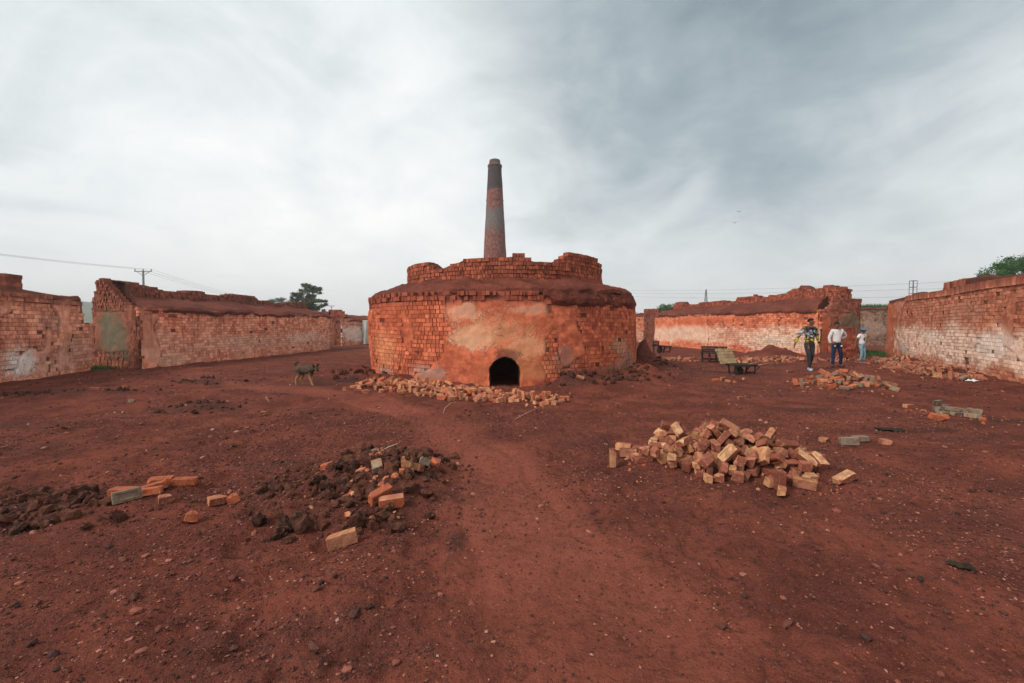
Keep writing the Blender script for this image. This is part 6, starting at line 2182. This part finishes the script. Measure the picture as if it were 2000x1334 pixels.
def hill():
    xs = np.linspace(-600, 250, 120)
    prof = np.interp(xs, [-850, -600, -450, -330, -250, -190, -150, -110, -60, 0, 120, 250], [30, 34, 27, 21, 15, 11, 10.5, 9, 5, 2, 1, 0])
    rows = []
    for t, f in ((0, 0.0), (0.25, 0.55), (0.5, 0.9), (0.65, 1.0), (0.8, 0.8), (1, 0.0)):
        h = prof * f * (1 + 0.12 * fbm(xs * 0.02, np.full_like(xs, t * 3), 0, 77, 3)) - (1.0 if f == 0 else 0)
        rows.append(np.stack([xs, np.full_like(xs, 360 + t * 140), h], -1))
    k = Mat('hill_green', 0.95)
    p = k.pos()
    c = k.mix(k.rng(k.noise(p, 0.12, 5, 0.7), 0.35, 0.65), (0.03, 0.06, 0.028), (0.085, 0.115, 0.055))
    o = link('hill', mesh_grid('hill', np.stack(rows, 1)), None, k.done(c, k.bump(k.noise(p, 0.3, 4), 1.0, 2.0)))
    tag(o, 'low green hill far beyond the left walls', 'hill', kind='structure')


hill()


# ------------------------------------------------------------------ power line, masts, birds
M['pole_grey'] = flat_mat('concrete_pole', (0.16, 0.16, 0.16), 0.9, 0.2, 3, 0.2)
M['steel'] = flat_mat('galvanised_steel', (0.09, 0.10, 0.12), 0.6, 0.2, 3, 0)
M['wire'] = flat_mat('wire', (0.20, 0.21, 0.22), 0.6, 0.0, 3, 0)
INS = (-0.95, 0.0, 0.95)


def power_pole(label, x, y, h, arm_dir):
    t = thing('power_pole', label, 'power pole', (x, y, 0), 'poles of the power line')
    bm = bmesh.new(); tube(bm, [(0, 0, -0.5), (0, 0, h)], [0.2, 0.12], 10)
    part('pole', bm_mesh(bm, 'pole', True), t, M['pole_grey'])
    a = Vector((math.cos(arm_dir), math.sin(arm_dir), 0))
    bm = bmesh.new()
    tube(bm, [Vector((0, 0, h - 0.12)) - a * 1.05, Vector((0, 0, h - 0.12)) + a * 1.05], 0.05, 6)
    ca = part('cross_arm', bm_mesh(bm, 'cross_arm'), t, M['steel'])
    for s in (-1, 1):
        bm = bmesh.new(); tube(bm, [Vector((0, 0, h - 0.7)), Vector((0, 0, h - 0.12)) + a * 0.8 * s], 0.03, 5)
        part('brace', bm_mesh(bm, 'brace'), t, M['steel'])
    for s in INS:
        bm = bmesh.new(); tube(bm, [Vector((0, 0, h - 0.1)) + a * s, Vector((0, 0, h + 0.02)) + a * s, Vector((0, 0, h + 0.16)) + a * s, Vector((0, 0, h + 0.22)) + a * s], [0.025, 0.06, 0.06, 0.03], 7)
        part('insulator', bm_mesh(bm, 'insulator', True), t, M['pole_grey'])
    return [Vector((x, y, h + 0.2)) + a * s for s in INS]


def wire(label, p, q, sag, r=0.02, group='wires of the power line'):
    bm = bmesh.new()
    pts = [p.lerp(q, u) - Vector((0, 0, sag * 4 * u * (1 - u))) for u in np.linspace(0, 1, 25)]
    tube(bm, pts, r, 5)
    o = link('power_wire', bm_mesh(bm, 'power_wire', True), None, M['wire'])
    tag(o, label, 'wire', group)


ang = math.atan2(90, -11) + math.pi / 2
i0 = power_pole('power pole off the left edge of the yard carrying the near end of the wires', -38.5, -20, 9.4, ang)
i1 = power_pole('power pole with braced cross-arm behind the tall end of the streaked wall', -48.4, 60, 8.75, 0.15)
i2 = power_pole('distant small power pole right of the tall tree', -59.4, 150, 8.0, 0.15)
for a, b in zip(i0, i1):
    wire('power wire running from the braced pole towards the near left', a, b, 1.6, 0.009)
for a, b in zip(i1, i2):
    wire('power wire running from the braced pole to the distant pole', a, b, 2.2, 0.014)


def lattice(label, x, y, h, w0, w1, n, name='lattice_mast', rung=True, r=0.035):
    t = thing(name, label, 'mast', (x, y, 0))
    for sx in (-1, 1):
        for sy in (-1, 1):
            bm = bmesh.new(); tube(bm, [(sx * w0 / 2, sy * w0 / 2, -0.3), (sx * w1 / 2, sy * w1 / 2, h)], r, 5)
            part('upright', bm_mesh(bm, 'upright'), t, M['steel'])
    for i in range(n):
        f = (i + 1) / n
        w = w0 + (w1 - w0) * f
        z = h * f - 0.02
        for a, b in (((-1, -1), (1, -1)), ((-1, 1), (1, 1)), ((-1, -1), (-1, 1)), ((1, -1), (1, 1))):
            bm = bmesh.new(); tube(bm, [(a[0] * w / 2, a[1] * w / 2, z), (b[0] * w / 2, b[1] * w / 2, z)], r * 0.9, 5)
            part('rung', bm_mesh(bm, 'rung'), t, M['steel'])
        if not rung:
            f0 = i / n
            wa = w0 + (w1 - w0) * f0
            bm = bmesh.new(); tube(bm, [(-wa / 2, -wa / 2, h * f0), (w / 2, -w / 2, z)], r * 0.6, 4)
            part('diagonal', bm_mesh(bm, 'diagonal'), t, M['steel'])
    return t


lattice('ladder-like steel mast behind the white-banded wall', 48.3, 55, 6.95, 0.5, 0.5, 9)
lattice('pointed lattice mast far behind the long orange wall', 42.5, 100, 9.4, 1.3, 0.12, 8, rung=False, r=0.05)
for z0, zl, zr in ((6.6, 6.4, 7.6), (5.9, 5.9, 6.3), (5.0, 5.2, 5.4)):
    p = Vector((48.3, 55, z0))
    wire('thin wire strung from the ladder-like mast to the left', p, Vector((48.3 - 30, 120, zl + 4.5)), 0.5, 0.014, 'wires of the steel mast')
    wire('thin wire strung from the ladder-like mast to the right', p, Vector((48.3 + 20, 42, zr + 0.6)), 0.3, 0.014, 'wires of the steel mast')


def bird(label, x, y, z, s, flap):
    t = thing('bird', label, 'bird', (x, y, z), 'birds in the sky')
    mt = M['black_cloth']
    part('body', ellipsoid('body', (0, 0, 0), (0.17 * s, 0.05 * s, 0.05 * s), 10, 8), t, mt)
    for sg in (-1, 1):
        bm = bmesh.new()
        a = [(-0.06, 0, 0), (0.08, 0, 0), (0.05, sg * 0.2, flap), (-0.09, sg * 0.2, flap), (-0.05, sg * 0.4, flap * 1.3)]
        vs_ = [bm.verts.new(Vector(q) * s) for q in a]
        bm.faces.new(vs_[:4]); bm.faces.new((vs_[3], vs_[2], vs_[4]))
        bmesh.ops.solidify(bm, geom=bm.faces[:], thickness=0.012)
        part('wing', bm_mesh(bm, 'wing'), t, mt)


bird('small dark bird gliding, the higher of the two', 29.6, 60, 16.4, 1.0, 0.06)
bird('small dark bird flapping, the lower of the two', 29.1, 60, 14.95, 1.0, 0.14)

for o_ in [o for o in scene.objects if o.name.startswith('bird')]:
    if o_.parent is None:
        o_.rotation_euler = (0.1, 0, 1.1)


# ------------------------------------------------------------------ hazy air over the whole place
def haze():
    bm = bmesh.new()
    box(bm, (0, 245, 19.5), (1310, 810, 43))
    k = bpy.data.materials.new('haze')
    k.use_nodes = True
    n, l = k.node_tree.nodes, k.node_tree.links
    n.clear()
    out = n.new('ShaderNodeOutputMaterial')
    v = n.new('ShaderNodeVolumePrincipled')
    v.inputs['Color'].default_value = (0.93, 0.96, 0.97, 1)
    v.inputs['Density'].default_value = 0.0012
    v.inputs['Anisotropy'].default_value = 0.75
    l.new(v.outputs[0], out.inputs['Volume'])
    o = link('haze', bm_mesh(bm, 'haze'), None, k)
    tag(o, 'thin pale haze lying over the whole yard', 'haze', None, 'stuff')


haze()

for o in scene.objects:
    if '_base' in o:
        del o['_base']
